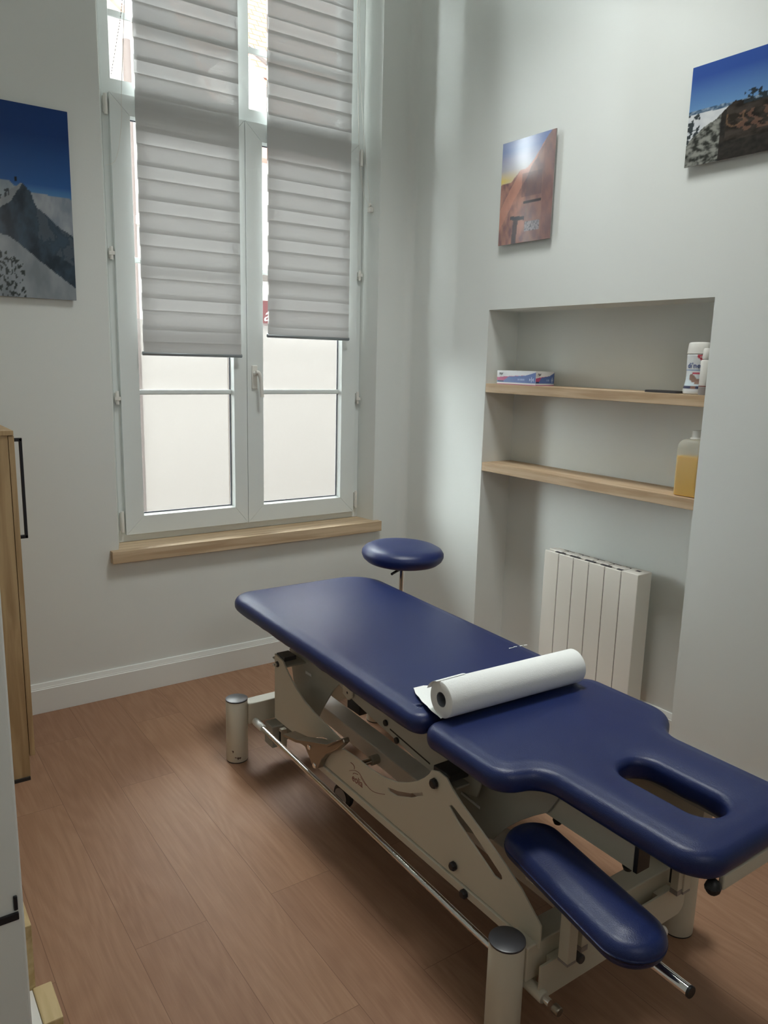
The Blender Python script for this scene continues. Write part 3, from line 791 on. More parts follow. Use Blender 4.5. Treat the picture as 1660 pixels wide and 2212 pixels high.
# ------------------------------------------------------------------ radiator
rd = thing('radiator', 'white six-section electric radiator on the back wall of the niche', 'radiator', (.08, -1.30, .12))
RY0, RW, RZ0, RZ1, RX0, RX1 = -1.035, .0862, .135, .722, .052, .142
for k in range(6):
    y1 = RY0-RW*k-.0014; y0 = RY0-RW*(k+1)+.0018
    bm = bmesh.new()
    if k == 5:
        abox(bm, RX0, RX1, y0, y1, RZ0, RZ1)
    else:
        abox(bm, RX0, RX0+.010, y0, y1, RZ0, RZ1-.004)          # front plate
        abox(bm, RX0+.010, RX1-.012, (y0+y1)/2-.012, (y0+y1)/2+.012, RZ0+.02, RZ1-.012)  # web
        abox(bm, RX0+.028, RX1-.026, y0+.002, y1-.002, RZ0+.02, RZ1)       # fin block
        abox(bm, RX1-.012, RX1, y0+.004, y1-.004, RZ0, RZ1-.004)
    link('radiator_section', bm, 'rad', rd, bevel=.0022)
box('gap_shade', RX0+.003, RX0+.020, RY0-RW*6+.03, RY0-.02, RZ0+.01, RZ1-.018, 'radshade', rd, bevel=0)  # dark block behind the plates paints the shade between sections
for k in range(5):
    y = RY0-RW*(k+1)
    box('vent_slot', RX0+.0125, RX0+.0265, y-.018, y+.034, RZ1-.006, RZ1-.0025, 'radshade', rd, bevel=0)  # dark colour stands in for the shade down in the slots
    box('vent_slot', RX1-.0245, RX1-.0135, y-.026, y+.034, RZ1-.006, RZ1-.0025, 'radshade', rd, bevel=0)
box('vent_slot', RX0+.045, RX0+.062, RY0-RW*6+.030, RY0-RW*6+.052, RZ1-.001, RZ1+.0006, 'radshade', rd, bevel=0)
box('wall_bracket', RX1, ND-.001, -1.16, -1.12, .3, .6, 'rad', rd, bevel=.001)
box('wall_bracket', RX1, ND-.001, -1.46, -1.42, .3, .6, 'rad', rd, bevel=.001)

# ------------------------------------------------------------------ treatment table
T = thing('treatment_table', 'long navy blue padded treatment table with cream metal frame, in the middle of the room', 'treatment table', (-1.05, -1.6, 0))
ZT_, ZB_ = .624, .556
A = rp([(-1.338, -.628, .10), (-.675, -.645, .15), (-.722, -1.930, .045), (-1.366, -1.932, .05)], 10)
cushion('foot_cushion', A, ZB_, ZT_, .028, 'vinyl', T, wob=.004)
B = rp([(-1.372, -1.952, .055), (-1.378, -2.262, .075), (-1.268, -2.300, .055), (-1.268, -2.720, .080), (-.843, -2.720, .080),
        (-.843, -2.335, .075), (-.728, -2.265, .095), (-.726, -1.952, .07)], 10)
H = rp([(-1.122, -2.375, .050), (-1.122, -2.628, .050), (-1.012, -2.628, .050), (-1.012, -2.375, .050)], 8)
cushion('head_cushion', B, ZB_, ZT_, .028, 'vinyl', T, hole=H, wob=.003)
# boards under the cushions
box('cushion_board', -1.29, -.77, -1.88, -.72, .545, .5575, 'steelg', T, bevel=.002)
prism('cushion_board', rp([(-1.30, -1.99, .03), (-1.30, -2.22, .05), (-1.215, -2.28, .03), (-1.215, -2.66, .04), (-.895, -2.66, .04), (-.895, -2.30, .04), (-.79, -2.24, .05), (-.79, -1.99, .03)]), .545, .5575, 'z', 'steelg', T,
      holes=[rp([(-1.145, -2.35, .05), (-1.145, -2.645, .03), (-.99, -2.645, .03), (-.99, -2.35, .05)])], bevel=.001)
# column legs
for x, y in ((-1.390, -.829), (-1.399, -2.341), (-.742, -2.359), (-.733, -.835)):
    lg = lathe('leg', [(0, .004), (.0415, .004), (.042, .006), (.042, .249), (.0415, .250), (0, .250)], (x, y, 0), (0, 0, 1), 'steelw', T, 48)
    cp = lathe('leg_cap', [(0, 0), (.0425, 0), (.043, .0015), (.0425, .0045), (.040, .0055), (0, .006)], (x, y, .250), (0, 0, 1), 'capgrey', lg, 48)
    ft = lathe('foot_pad', [(0, 0), (.041, 0), (.0415, .001), (.0415, .0038), (0, .004)], (x, y, 0), (0, 0, 1), 'rubber', lg, 32)
    if y > -1 and x < -1:
        bm = bmesh.new(); r0 = .04235
        for (t0, t1, z0, z1) in ((-2.22, -1.62, .018, .027), (-2.5, -2.3, .045, .055)):
            k = 10; g = []
            for i in range(k+1):
                t = t0+(t1-t0)*i/k; e = .003*math.sin(i*2.1)+.006*abs(i/k-.5)
                g.append((bm.verts.new((x+r0*math.cos(t), y+r0*math.sin(t), z0+e+(.006 if i < 4 else 0))), bm.verts.new((x+r0*math.cos(t), y+r0*math.sin(t), z1-e*.5))))
            for a, b in zip(g[:-1], g[1:]): bm.faces.new((a[0], b[0], b[1], a[1]))
        link('scuff_mark', bm, 'scuff', lg)
# cross beams between the legs
box('cross_beam', -1.355, -.765, -.862, -.803, .148, .232, 'steelw', T, bevel=.004, seg=3)
box('cross_beam', -1.365, -.775, -2.374, -2.308, .145, .236, 'steelw', T, bevel=.004, seg=3)
# central chassis beam
bm = bmesh.new()
aprism(bm, [(-.86, .252), (-2.31, .214), (-2.31, .155), (-.86, .193)], -1.135, -1.058, 'x'); link('centre_beam', bm, 'rad', T, bevel=.004, seg=2)  # paler colour than the frame puts caught light into the beam
# side panel, rear piece
for xs, flip in (((-1.302, -1.296), 0), ((-.826, -.820), 1)):
    sp1 = prism('side_plate', [(-.98, .213), (-.98, .470), (-1.044, .462), (-1.085, .43), (-1.147, .392), (-1.21, .368), (-1.277, .353), (-1.451, .331), (-1.40, .30), (-1.341, .291), (-1.186, .218), (-1.073, .213)],
          xs[0], xs[1], 'x', 'steelw', T, bevel=.0008)
    if not flip:
        cyl('bolt', (-1.3225, -1.005, .437), (-1.302, -1.005, .437), .006, 'chrome', sp1, 14, .001)
        cyl('bolt_washer', (-1.3065, -1.005, .437), (-1.302, -1.005, .437), .011, 'black', sp1, 16)
# long side panel carrying the lettering
slots = [[(-1.766, .327), (-1.816, .340), (-1.877, .364), (-1.928, .393), (-1.933, .386), (-1.877, .351), (-1.812, .323), (-1.773, .318)],
         [(-2.042, .412), (-2.052, .420), (-2.064, .417), (-2.13, .393), (-2.201, .357), (-2.246, .334), (-2.249, .326), (-2.243, .319), (-2.221, .318), (-2.15, .353), (-2.076, .388)]]
P2 = [(-1.38, .265), (-1.466, .321), (-1.53, .339), (-1.59, .343), (-1.668, .342), (-1.741, .349), (-1.81, .366), (-1.864, .391), (-1.906, .417), (-1.936, .442), (-1.955, .462), (-1.964, .477), (-1.993, .487), (-2.028, .485), (-2.048, .468), (-2.09, .444), (-2.163, .412), (-2.249, .373), (-2.314, .339), (-2.381, .285), (-2.381, .225), (-1.395, .228)]
lp = prism('side_panel', P2, -1.334, -1.329, 'x', 'steelw', T, holes=slots, bevel=.0008)
prism('side_panel', P2, -.800, -.795, 'x', 'steelw', T, holes=slots, bevel=.0008)
# lower rail under the panel
bm = bmesh.new(); aprism(bm, [(-1.34, .201), (-2.33, .201), (-2.33, .224), (-1.34, .224)], -1.340, -1.300, 'x'); link('lower_rail', bm, 'steelw', T, bevel=.002)
bm = bmesh.new(); aprism(bm, [(-.95, .201), (-2.33, .201), (-2.33, .224), (-.95, .224)], -.815, -.790, 'x'); link('lower_rail', bm, 'steelw', T, bevel=.002)
# lettering and swoosh
text_mesh('lettering', 'eolia', .034, 'red', (-1.3343, -1.5745, .2565), (0, -1, .05), (0, .0, 1), lp, extrude=.0003, sx=.95)
for pts, w in (([(-1.5655, .3124), (-1.579, .3124), (-1.5871, .3084), (-1.5874, .2999)], .0010),
               ([(-1.5583, .2804), (-1.5822, .2935), (-1.6007, .2992), (-1.6165, .299), (-1.6325, .2912), (-1.6534, .2814), (-1.6816, .2761), (-1.7136, .2825), (-1.7541, .2986)], .0007),
               ([(-1.58, .2798), (-1.5852, .2854), (-1.601, .290), (-1.6089, .2922)], .0009), ([(-1.6221, .2908), (-1.6432, .281), (-1.6561, .2781)], .0005)):
    tube('swoosh', smooth_path([(-1.3344, a, b) for a, b in pts]), w, 'red', lp, 6)
# black cap blocks on top of the pivots
box('pivot_cap', -1.329, -1.262, -2.034, -1.966, .470, .492, 'black', T, bevel=.002)
box('pivot_cap', -1.296, -1.246, -1.046, -.984, .458, .474, 'capgrey', T, bevel=.002)
# black knobs
for nm, y, z, r in (('knob', -1.983, .449, .0145), ('knob', -2.075, .258, .0125), ('knob', -2.128, .2125, .0125)):
    xo = -1.334 if z > .22 else -1.340
    lathe(nm, [(0, 0), (r*.8, 0), (r, .002), (r*.96, .010), (r*.7, .014), (0, .0145)], (xo, y, z), (-1, 0, 0), 'black', T, 9)
# grey pivot pedal between plate and panel
pd = prism('pedal', [(-1.222, .262), (-1.27, .268), (-1.34, .292), (-1.42, .322), (-1.50, .352), (-1.556, .398), (-1.566, .385), (-1.53, .348), (-1.49, .318), (-1.455, .296), (-1.425, .262), (-1.405, .222), (-1.375, .210), (-1.352, .235), (-1.32, .262), (-1.27, .258)], -1.362, -1.336, 'x', 'gmetal', T, bevel=.006, seg=3)
prism('pedal_lip', [(-1.205, .258), (-1.30, .276), (-1.42, .318), (-1.50, .348), (-1.56, .396), (-1.568, .402), (-1.50, .358), (-1.42, .330), (-1.30, .286), (-1.21, .268)], -1.385, -1.340, 'x', 'gmetal', pd, bevel=.004, seg=2)
for y, z in ((-1.352, .277), (-1.388, .226)):
    cyl('rivet', (-1.366, y, z), (-1.360, y, z), .010, 'chrome', pd, 18, .002)
# transverse link plates of the lift (rear and front)
rc = prism('lift_plate', [(-.93, .455), (-.99, .500), (-1.36, .505), (-1.335, .47), (-1.296, .445), (-1.255, .405), (-1.225, .365), (-1.20, .330), (-1.15, .255), (-1.0, .225)], -1.214, -1.209, 'x', 'steelg', T, bevel=.0008)
prism('slot_highlight', [(-1.062, .414), (-1.105, .414), (-1.108, .405), (-1.062, .402)], -1.217, -1.2145, 'x', 'white', rc, bevel=.001)  # white strip paints a highlight at the slot
box('lift_web', -1.296, -.826, -1.06, -.95, .440, .4465, 'steelg', T, bevel=.002)
rf_ = prism('lift_plate', [(-1.84, .44), (-1.93, .52), (-2.02, .540), (-2.31, .540), (-2.272, .475), (-2.225, .440), (-2.18, .402), (-2.13, .352), (-2.09, .297), (-1.98, .26), (-1.84, .30)], -1.214, -1.209, 'x', 'steelg', T, bevel=.0008)
prism('slot_highlight', [(-1.955, .372), (-2.035, .366), (-2.035, .358), (-1.955, .364)], -1.217, -1.2145, 'x', 'white', rf_, bevel=.0008)  # painted slot highlight, as on the rear plate
box('lift_web', -1.300, -.826, -2.03, -1.97, .440, .4465, 'steelg', T, bevel=.002)
prism('lift_plate', [(-1.84, .44), (-2.02, .540), (-2.31, .540), (-2.225, .440), (-2.13, .352), (-2.09, .297), (-1.84, .30)], -.90, -.895, 'x', 'steelg', T, bevel=.0008)
# upper frame rail under the foot cushion
ur = prism('upper_rail', [(-1.34, .545), (-1.34, .49), (-1.385, .468), (-1.45, .455), (-1.64, .428), (-1.80, .405), (-1.95, .395), (-2.06, .42), (-2.10, .545)], -1.254, -1.248, 'x', 'steelg', T, bevel=.0008)
for y, z in ((-1.425, .475), (-1.64, .457), (-1.70, .425)):
    lathe('rail_bolt', [(0, 0), (.009, 0), (.0105, .002), (.0095, .007), (0, .009)], (-1.254, y, z), (-1, 0, 0), 'black', ur, 10)
prism('rail_slot', [(-1.66, .447), (-1.86, .425), (-1.86, .420), (-1.66, .442)], -1.2546, -1.2542, 'x', 'shadowgap', ur, bevel=0)
prism('rail_lug', [(-1.395, .505), (-1.395, .462), (-1.43, .450), (-1.455, .468), (-1.455, .505)], -1.262, -1.2545, 'x', 'steelw', ur, bevel=.002)
prism('upper_rail', [(-1.34, .545), (-1.34, .49), (-1.45, .455), (-1.80, .405), (-1.95, .395), (-2.06, .42), (-2.10, .545)], -.86, -.854, 'x', 'steelg', T, bevel=.0008)
# head rail with black end
hr = prism('head_rail', [(-2.06, .545), (-2.06, .440), (-2.18, .448), (-2.26, .462), (-2.517, .460), (-2.517, .545)], -1.205, -1.166, 'x', 'steelw', T, bevel=.001)
box('rail_end_cap', -1.204, -1.160, -2.528, -2.517, .458, .545, 'black', hr, bevel=.001)
hr2 = prism('head_rail', [(-2.06, .545), (-2.06, .440), (-2.18, .448), (-2.26, .462), (-2.517, .460), (-2.517, .545)], -.944, -.905, 'x', 'steelw', T, bevel=.001)
# thin chrome guides with knobs below the head rail
tube('guide_rod', [(-1.06, -2.10, .36), (-1.06, -2.42, .36)], .005, 'chrome', T, 8)
tube('guide_rod', [(-1.045, -2.10, .352), (-1.045, -2.42, .352)], .004, 'chrome', T, 8)
for y in (-2.17, -2.40): lathe('guide_knob', [(0, 0), (.012, 0), (.014, .004), (.010, .014), (0, .015)], (-1.055, y, .348), (0, 0, -1), 'black', T, 14)
# actuator
tube('actuator_rod', [(-1.0, -1.55, .315), (-1.0, -2.02, .36)], .010, 'chrome', T, 12)
bm = bmesh.new(); atube(bm, [(-1.0, -1.10, .270), (-1.0, -1.60, .318)], .023, 16); abox(bm, -1.035, -.965, -1.16, -1.07, .225, .31); link('actuator', bm, 'capgrey', T, bevel=.003)
prism('actuator_cover', [(-1.19, .30), (-1.23, .335), (-1.78, .385), (-1.80, .345), (-1.25, .275)], -.975, -.94, 'x', 'steelg', T, bevel=.002)
# transverse spindle with white sleeve
cyl('spindle', (-1.22, -1.43, .205), (-1.165, -1.43, .205), .011, 'chrome', T, 18, .001)
cyl('spindle_sleeve', (-1.165, -1.43, .205), (-1.1355, -1.43, .205), .017, 'steelg', T, 24, .001)
# castor
cw = thing('castor', None, None, (-1.24-T.location.x, -1.39-T.location.y, .0)); cw.parent = T
lathe('wheel', [(0, -.012), (.036, -.012), (.042, -.009), (.044, -.004), (.044, .004), (.042, .009), (.036, .012), (0, .012)], (-1.244, -1.385, .0785), (1, .15, 0), 'rubber', cw, 32)
lathe('wheel_disc', [(0, 0), (.026, 0), (.030, .003), (0, .006)], (-1.256, -1.387, .0785), (-1, -.15, 0), 'greyplastic', cw, 24)
prism('fork', [(-1.36, .20), (-1.41, .20), (-1.405, .10), (-1.385, .07), (-1.368, .10)], -1.226, -1.221, 'x', 'black', cw, bevel=.001)
# foot bar: chrome rod in white sleeves
fb_ = thing('foot_bar', None, None, (-1.36-T.location.x, -1.6-T.location.y, .15)); fb_.parent = T
def along(t): return Vector((-1.338, -.872, .168)).lerp(Vector((-1.338, -2.452, .118)), t)
tube('rod', [along(.045), along(.985)], .0098, 'chrome', fb_, 20)
lathe('sleeve', [(0, 0), (.006, 0), (.013, .010), (.0145, .02), (.0145, .075), (.012, .082), (0, .082)], along(0), along(1)-along(0), 'whiteplastic', fb_, 24)
L_ = (along(1)-along(0)).length
lathe('sleeve', [(0, L_-.155), (.0155, L_-.155), (.0155, L_-.045), (.014, L_-.042), (0, L_-.042)], along(0), along(1)-along(0), 'steelw', fb_, 24)
lathe('end_collar', [(0, L_-.012), (.0115, L_-.012), (.0115, L_+.004), (.010, L_+.006), (0, L_+.006)], along(0), along(1)-along(0), 'gmetal', fb_, 24)
tube('link_arm', [(-1.33, -2.36, .128), (-1.27, -2.335, .150)], .011, 'steelw', fb_, 12)
# foot-end lower bracket boxes
box('lower_bracket', -1.290, -1.225, -.935, -.868, .062, .150, 'steelg', T, bevel=.003)
box('bracket_clamp', -1.262, -1.238, -.958, -.935, .060, .142, 'steelw', T, bevel=.003)
box('bracket_pad', -1.2637, -1.2615, -.953, -.940, .072, .130, 'black', T, bevel=0)
box('lower_bracket', -1.225, -1.16, -.915, -.868, .070, .150, 'steelg', T, bevel=.003)
# front skirt plate under the front cross beam
prism('skirt_plate', rp([(-1.345, .196, 0), (-1.345, .104, .03), (-.79, .104, .03), (-.79, .196, 0)]), -2.400, -2.394, 'y', 'steelw', T, bevel=.0012)
box('skirt_bracket', -1.30, -1.24, -2.394, -2.374, .15, .19, 'steelw', T, bevel=.001)
box('skirt_bracket', -.90, -.84, -2.394, -2.374, .15, .19, 'steelw', T, bevel=.001)
cyl('skirt_knob', (-1.232, -2.400, .180), (-1.232, -2.425, .180), .0115, 'capgrey', T, 18, .002)
# square posts that carry arm rest and head section
for x, zb in ((-1.278, .200), (-.838, .205)):
    pt = box('post', x-.015, x+.015, -2.432, -2.402, zb, .367 if x < -1 else .46, 'steelw', T, bevel=.002)
    box('post_foot', x-.0155, x+.0155, -2.4325, -2.4015, zb-.006, zb, 'greyplastic', pt, bevel=.001)
for x, zz in ((-1.232, .206), (-.862, .200)):
    pt = box('post', x-.011, x+.011, -2.428, -2.406, zz+.014, .367, 'steelw', T, bevel=.0015)
    box('post_foot', x-.0115, x+.0115, -2.4285, -2.4055, zz, zz+.014, 'greyplastic', pt, bevel=.001)
box('post_slot', -.872, -.866, -2.412, -2.400, .225, .268, 'black', T, bevel=.001)
# arm rest pad and its tube
def capsule(p, q, r):
    p, q = Vector(p), Vector(q); d = (q-p).normalized(); n_ = Vector((-d.y, d.x)); a0 = math.atan2(n_.y, n_.x); out = []
    rp_, rq_ = r
    for k in range(19): t = a0+PI*k/18; out.append((p.x+rp_*math.cos(t)*1.0, p.y+rp_*math.sin(t)*.9))
    for k in range(19): t = a0+PI+PI*k/18; out.append((q.x+rq_*math.cos(t), q.y+rq_*math.sin(t)*.95))
    return out
ar = cushion('arm_rest', capsule((-1.262, -2.282), (-1.318, -2.602), (.078, .078)), .378, .446, .031, 'vinyl', T, crown=.008)
box('arm_rest_board', -1.33, -1.25, -2.58, -2.32, .368, .379, 'steelg', ar, bevel=.002)
tube('arm_tube', [(-1.272, -2.30, .352), (-1.282, -2.722, .352)], .0125, 'chrome', ar, 20)
cyl('tube_plug', (-1.282, -2.7215, .352), (-1.2823, -2.728, .352), .0128, 'black', ar, 20, .001)
cyl('arm_button', (-1.2445, -2.626, .402), (-1.2345, -2.629, .402), .010, 'whiteplastic', ar, 14, .002)
# head end: white bar and black knob
box('head_bar', -1.165, -.92, -2.703, -2.690, .512, .546, 'steelw', T, bevel=.003)
lathe('head_knob', [(0, -.014), (.010, -.013), (.0155, -.006), (.017, .002), (.013, .012), (.006, .018), (0, .020)], (-1.182, -2.690, .520), (0, 0, 1), 'black', T, 10)
# white bracket seen through the face hole
bk = box('head_bracket', -.99, -.90, -2.34, -2.21, .425, .432, 'white', T, bevel=.002)
box('bracket_block', -.985, -.93, -2.365, -2.34, .40, .432, 'greyplastic', bk, bevel=.003)
lathe('bracket_knob', [(0, 0), (.012, 0), (.014, .004), (.012, .016), (0, .018)], (-.955, -2.366, .418), (0, -1, 0), 'black', bk, 12)

# ------------------------------------------------------------------ paper roll on the table
RA = Vector((-1.312, -1.966, .6748)); RB = Vector((-.822, -1.990, .6748)); dr = (RB-RA); LR = dr.length; RR = .0500
roll_ = thing('paper_roll', 'white examination paper roll lying across the navy treatment table', 'paper roll', (-1.067, -1.978, .6245))
bm = bmesh.new(); alathe(bm, [(.0205, .0005), (RR-.002, 0), (RR, .002), (RR, LR-.003), (RR-.004, LR), (.0205, LR)], RA, dr, 64)
o = link('paper', bm, 'paper', roll_, smooth=True); sharp(o, 50)
bm = bmesh.new(); alathe(bm, [(.0185, .001), (.0204, .001), (.0204, LR-.001), (.0185, LR-.001), (.0185, .001)], RA, dr, 40)
o = link('cardboard_core', bm, 'card', roll_, smooth=True); sharp(o, 50)
# loose end of the paper lying on the foot cushion
bm = bmesh.new(); g = []
for i in range(15):
    t = i/14   # 0 under the roll -> 1 free edge
    y = -1.975+.190*t; row = []
    for j in range(13):
        s = j/12; x0 = -1.318+.052*t**2.2; x = x0+(.46-.02*t)*s
        z = .6262+.0015*math.sin(s*9+t*4)+.006*math.exp(-((s)/.12)**2)*math.sin(t*PI)+.004*t*t*math.exp(-(s/.2)**2)
        if j == 0: x += .0012*math.sin(t*22)
        row.append(bm.verts.new((x, y+(.004*noise.noise(Vector((s*30, 0, 0))) if i == 14 else 0)-.13*t*max(0, s-.12)**.6, z)))
    g.append(row)
for i in range(14):
    for j in range(12): bm.faces.new((g[i][j], g[i][j+1], g[i+1][j+1], g[i+1][j]))
o = link('loose_sheet', bm, 'paper', roll_, smooth=True)
bm = bmesh.new(); g = []    # sheet edge wrapping under the near end
for i in range(10):
    t = -1.9-1.1*i/9
    g.append([bm.verts.new(RA+Vector((-.010+.10*j-.0*i, math.sin(t+PI)*(RR+.0015), math.cos(t+PI)*(RR+.0015)*1.0))) for j in (0, 1)])
for a, b in zip(g[:-1], g[1:]): bm.faces.new((a[0], a[1], b[1], b[0]))
link('loose_wrap', bm, 'paper', roll_, smooth=True)
bm = bmesh.new()
for i, (x, y, l, w) in enumerate(((-.800, -1.694, .022, .004), (-.778, -1.693, .014, .003), (-.752, -1.697, .012, .005), (-.738, -1.700, .014, .003))):
    vs = [bm.verts.new((x+dx*l, y+dy*w-dx*.003, .6247+.0007*((dx+dy+i) % 2))) for dx, dy in ((0, 0), (1, .3), (1.1, 1), (.1, .8))]; bm.faces.new(vs)
    vs2 = [bm.verts.new(v.co+Vector((0, 0, .0006))) for v in vs]; bm.faces.new(vs2)
    for a in range(4): bm.faces.new((vs[a], vs[(a+1) % 4], vs2[(a+1) % 4], vs2[a]))
tag(center_origin(link('paper_scrap', bm, 'paper')), 'torn shreds of white paper lying on the navy cushion edge by the radiator', 'paper scrap')

# ------------------------------------------------------------------ stool
sx0, sy0 = -.553, -.752
st = thing('stool', 'round navy stool on a chrome column standing behind the treatment table', 'stool', (sx0, sy0, 0))
prof = [(0, .664), (.10, .664), (.135, .668), (.160, .676), (.176, .690), (.183, .706), (.182, .720), (.172, .734), (.150, .745), (.115, .751), (.06, .753), (0, .7535)]
tilt = Vector((.02, -.025, 1))
lathe('seat', [(r, h-.664) for r, h in prof], (sx0, sy0, .666), tilt, 'vinyl', st, 64, True, 60)
lathe('seat_plate', [(0, -.014), (.07, -.014), (.075, -.010), (.075, 0), (0, 0)], (sx0, sy0, .666), (0, 0, 1), 'black', st, 24)
cyl('gas_column', (sx0, sy0, .30), (sx0, sy0, .653), .0135, 'chrome', st, 28)
cyl('column_tube', (sx0, sy0, .09), (sx0, sy0, .38), .025, 'chrome', st, 28, .002)
tube('height_lever', [(sx0-.02, sy0-.02, .648), (sx0-.075, sy0-.05, .648), (sx0-.10, sy0-.062, .646)], .006, 'black', st, 8)
for k in range(5):
    a = 2*PI*k/5+.4; d = Vector((math.cos(a), math.sin(a), 0)); c = Vector((sx0, sy0, 0))
    lg = tube('base_arm', [c+d*.02+Vector((0, 0, .105)), c+d*.12+Vector((0, 0, .095)), c+d*.20+Vector((0, 0, .072))], [.018, .015, .011], 'chrome', st, 12)
    lathe('castor', [(0, -.011), (.020, -.011), (.024, -.006), (.024, .006), (.020, .011), (0, .011)], c+d*.195+Vector((0, 0, .0245)), Vector((-d.y, d.x, 0)), 'rubber', lg, 20)
    tube('castor_stem', [c+d*.20+Vector((0, 0, .03)), c+d*.20+Vector((0, 0, .07))], .006, 'chrome', lg, 8)

# ------------------------------------------------------------------ cabinet by the left
cbn = thing('cabinet', 'light oak cabinet with a black bar handle, at the left edge by the window wall', 'cabinet', (-2.4, -.30, 0))
box('body', -2.74, -2.0935, -.560, -.024, .0, 1.272, 'oakZ', cbn, bevel=.001)
box('worktop', -2.75, -2.075, -.564, -.022, 1.272, 1.288, 'oakZ', cbn, bevel=.001)
dr_ = box('door', -2.0915, -2.0735, -.560, -.028, .090, 1.270, 'oakZ', cbn, bevel=.001)
bm = bmesh.new(); hx = -2.0475
abox(bm, hx-.006, hx+.004, -.528, -.516, .903, 1.258); abox(bm, -2.0735, hx+.004, -.528, -.516, 1.247, 1.259); abox(bm, -2.0735, hx+.004, -.528, -.516, .903, .915)
link('handle', bm, 'black_handle', dr_, bevel=.0012)
box('plinth_gap', -2.150, -2.0955, -.568, -.5605, 0.0, .012, 'shadowgap', cbn, bevel=0)

# ------------------------------------------------------------------ wooden steps by the doorway
stp = thing('step_unit', 'low white unit with light wooden stepped blocks, at the lower left by the doorway', 'steps', (-2.36, -2.0, 0))
box('side_box', -2.44, -2.3195, -2.25, -1.835, 0, .196, 'whiteplastic', stp, bevel=.002)
box('step_block', -2.319, -2.2805, -1.948, -1.835, 0, .200, 'oakblock', stp, bevel=.003)
box('step_block', -2.40, -2.312, -1.8335, -1.70, 0, .352, 'oakblock', stp, bevel=.003)

# ------------------------------------------------------------------ door leaf in the foreground
dr = thing('door_1', None, None, (-2.75, -2.38, 0)); dr['kind'] = 'structure'
box('door_leaf', -3.09, -2.4015, -2.40, -2.36, .008, 2.05, 'trimw', dr, bevel=.006, seg=3)
bm = bmesh.new(); abox(bm, -2.455, -2.409, -2.4045, -2.4003, .793, .804); abox(bm, -2.4145, -2.4095, -2.4045, -2.4003, .808, .829); abox(bm, -2.462, -2.447, -2.4045, -2.4003, .786, .800)
link('latch', bm, 'black_handle', dr, bevel=.001)
box('latch_plate', -2.475, -2.4475, -2.4045, -2.4003, .655, .705, 'black_handle', dr, bevel=.002)

# ------------------------------------------------------------------ outside
struct(box('street', -12, 16, .45, 30, -1.1, -1.0, 'street', bevel=0))
ho = thing('house', 'white rendered house across the street, seen through the window gaps', 'house', (0, 8.5, -1))
bm = bmesh.new(); aprism(bm, [(-6, -1), (2.44, -1), (2.44, 5.0), (1.02, 6.02), (-.7, 7.2), (-6, 7.2)], 8, 14, 'y'); link('wall', bm, 'facade', ho)
tube('eave', [(2.36, 7.93, 5.07), (1.05, 7.93, 6.03), (-.7, 7.93, 7.26)], .05, 'eave', ho, 8)
tube('downpipe', [(1.025, 7.94, -1), (1.025, 7.94, 5.7)], .052, 'pipe', ho, 12)
box('cornice', -6, 2.45, 7.9, 8.0, 3.35, 3.47, 'facade', ho, bevel=.01)
hb = thing('house', 'white shop building with a tiled roof across the street, right of the white house', 'house', (5, 8.5, -1))
box('wall', 2.47, 11, 8, 14, -1, 4.5, 'facade', hb, bevel=0)
box('eave', 2.45, 11, 7.75, 8.0, 4.48, 4.66, 'eave', hb, bevel=.01)
o = prism('roof', [(2.45, 0), (11, 0), (11, 8), (2.45, 8)], -.05, 0, 'z', 'tiles', hb, bevel=0)
# tilt the tiled slope
me = o.data; me.transform(Matrix.Translation(world_loc(hb))); 
me.transform(Matrix.Translation((0, 7.75, 4.68))@Matrix.Rotation(math.radians(48), 4, 'X')); me.transform(Matrix.Translation(-world_loc(hb)))
box('ridge_flashing', 2.45, 11, 8.92, 8.98, 6.02, 6.13, 'white', hb, bevel=0)
bm = bmesh.new(); aprism(bm, [(2.47, 4.70), (3.02, 4.70), (3.02, 5.55), (2.62, 5.95), (2.47, 5.80)], 7.78, 9.2, 'y'); link('dormer', bm, 'facade', hb)
box('dormer_cheek', 3.021, 3.10, 7.80, 9.2, 4.70, 5.50, 'pipe', hb, bevel=0)
tag(center_origin(tube('cable', [(1.8, 7.4, 6.2), (4.6, 7.4, 4.75)], .035, 'pipe', None, 6)), 'grey cable crossing in front of the tiled roof outside', 'cable')
sg = box('sign_board', 2.47, 5.5, 7.93, 7.999, 2.06, 2.44, 'maroon', hb, bevel=0)
text_mesh('lettering', 'a.  Pharm' if False else 'a.', .30, 'white', (3.02, 7.925, 2.13), (1, 0, 0), (0, 0, 1), sg, extrude=.004, shear=.35)
box('window_band', 2.47, 5.5, 7.95, 7.999, 2.74, 2.90, 'signgrey', hb, bevel=0)

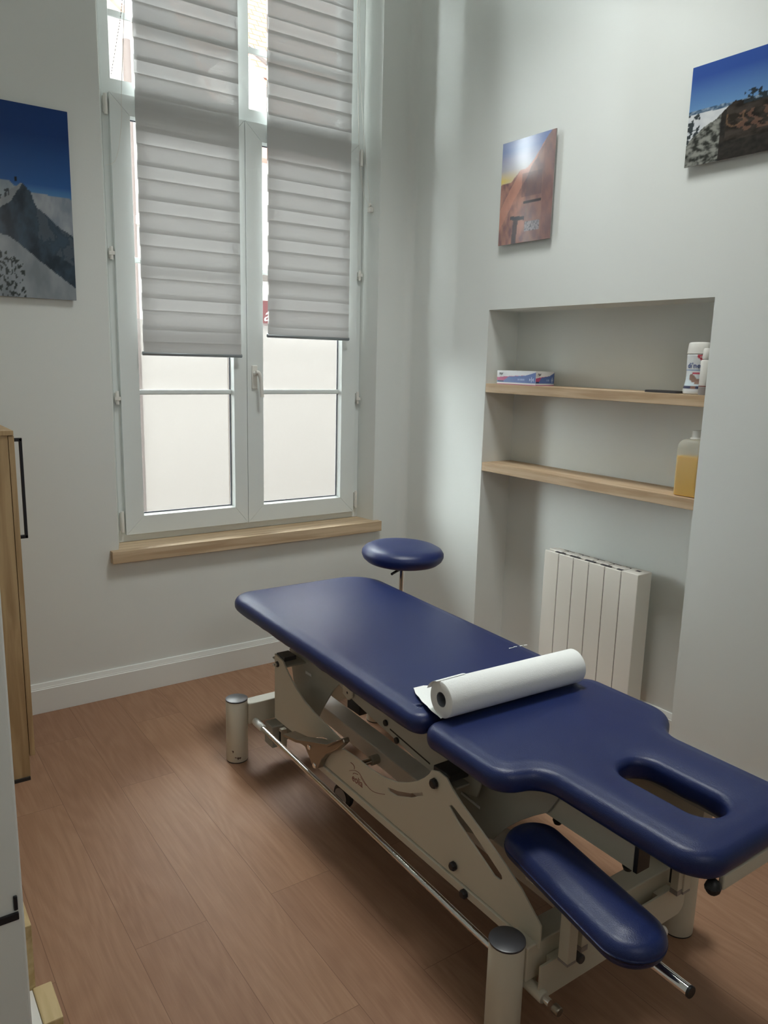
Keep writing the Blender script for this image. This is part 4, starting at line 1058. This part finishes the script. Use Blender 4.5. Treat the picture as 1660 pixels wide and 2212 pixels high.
# ------------------------------------------------------------------ light
w = bpy.data.worlds.new('world'); bpy.context.scene.world = w; w.use_nodes = True
bg = w.node_tree.nodes['Background']; bg.inputs[0].default_value = (.93, .97, 1.0, 1); bg.inputs[1].default_value = 2.0
sun = bpy.data.lights.new('sun', 'SUN'); sun.energy = 3; sun.angle = .03; sun.color = (1, .95, .86)
so = bpy.data.objects.new('sun', sun); C.objects.link(so)
so.rotation_euler = Vector((.35, 1.0, -1.05)).to_track_quat('-Z', 'Y').to_euler()
cl = bpy.data.lights.new('overhead_fill', 'AREA'); cl.shape = 'RECTANGLE'; cl.size = .6; cl.size_y = .6; cl.spread = math.radians(102); cl.energy = 20; cl.color = (.97, 1.0, .97)  # added overhead fill; window light alone left the room too dark
dl = bpy.data.lights.new('daylight', 'AREA'); dl.shape = 'RECTANGLE'; dl.size = 1.22; dl.size_y = .16; dl.energy = 12; dl.color = (.94, 1.0, .99)
do = bpy.data.objects.new('daylight_fanlight', dl); C.objects.link(do); do.location = (-.885, .24, 3.57); do.rotation_euler = (math.radians(-90), 0, 0)
sg_ = bpy.data.lights.new('soft_sky_sun', 'SUN'); sg_.energy = 90; sg_.angle = math.radians(85); sg_.color = (.94, .99, 1.0)
so2 = bpy.data.objects.new('soft_sky_sun', sg_); C.objects.link(so2)
so2.rotation_euler = Vector((.38, -1.0, -.85)).to_track_quat('-Z', 'Y').to_euler()
lo = bpy.data.objects.new('overhead_fill', cl); C.objects.link(lo); lo.location = (-.85, -1.50, ZC-.06)

hl = bpy.data.lights.new('rear_fill', 'AREA'); hl.shape = 'RECTANGLE'; hl.size = .9; hl.size_y = .6; hl.energy = 6; hl.color = (1, .97, .92)
ho2 = bpy.data.objects.new('rear_fill', hl); C.objects.link(ho2); ho2.location = (-1.9, -4.4, 2.5); ho2.rotation_euler = (math.radians(84), 0, 0); hl.spread = math.radians(130)  # added weak fill light behind the camera, not a known lamp

sc = bpy.context.scene
sc.view_settings.view_transform = 'Standard'; sc.view_settings.look = 'None'; sc.view_settings.gamma = 1; sc.view_settings.use_curve_mapping = False
sc.view_settings.exposure = 0.0
sc.cycles.use_denoising = True
sc.cycles.max_bounces = 12; sc.cycles.diffuse_bounces = 8; sc.cycles.transparent_max_bounces = 16
sc.cycles.caustics_reflective = False; sc.cycles.caustics_refractive = False
sc.cycles.sample_clamp_indirect = 8
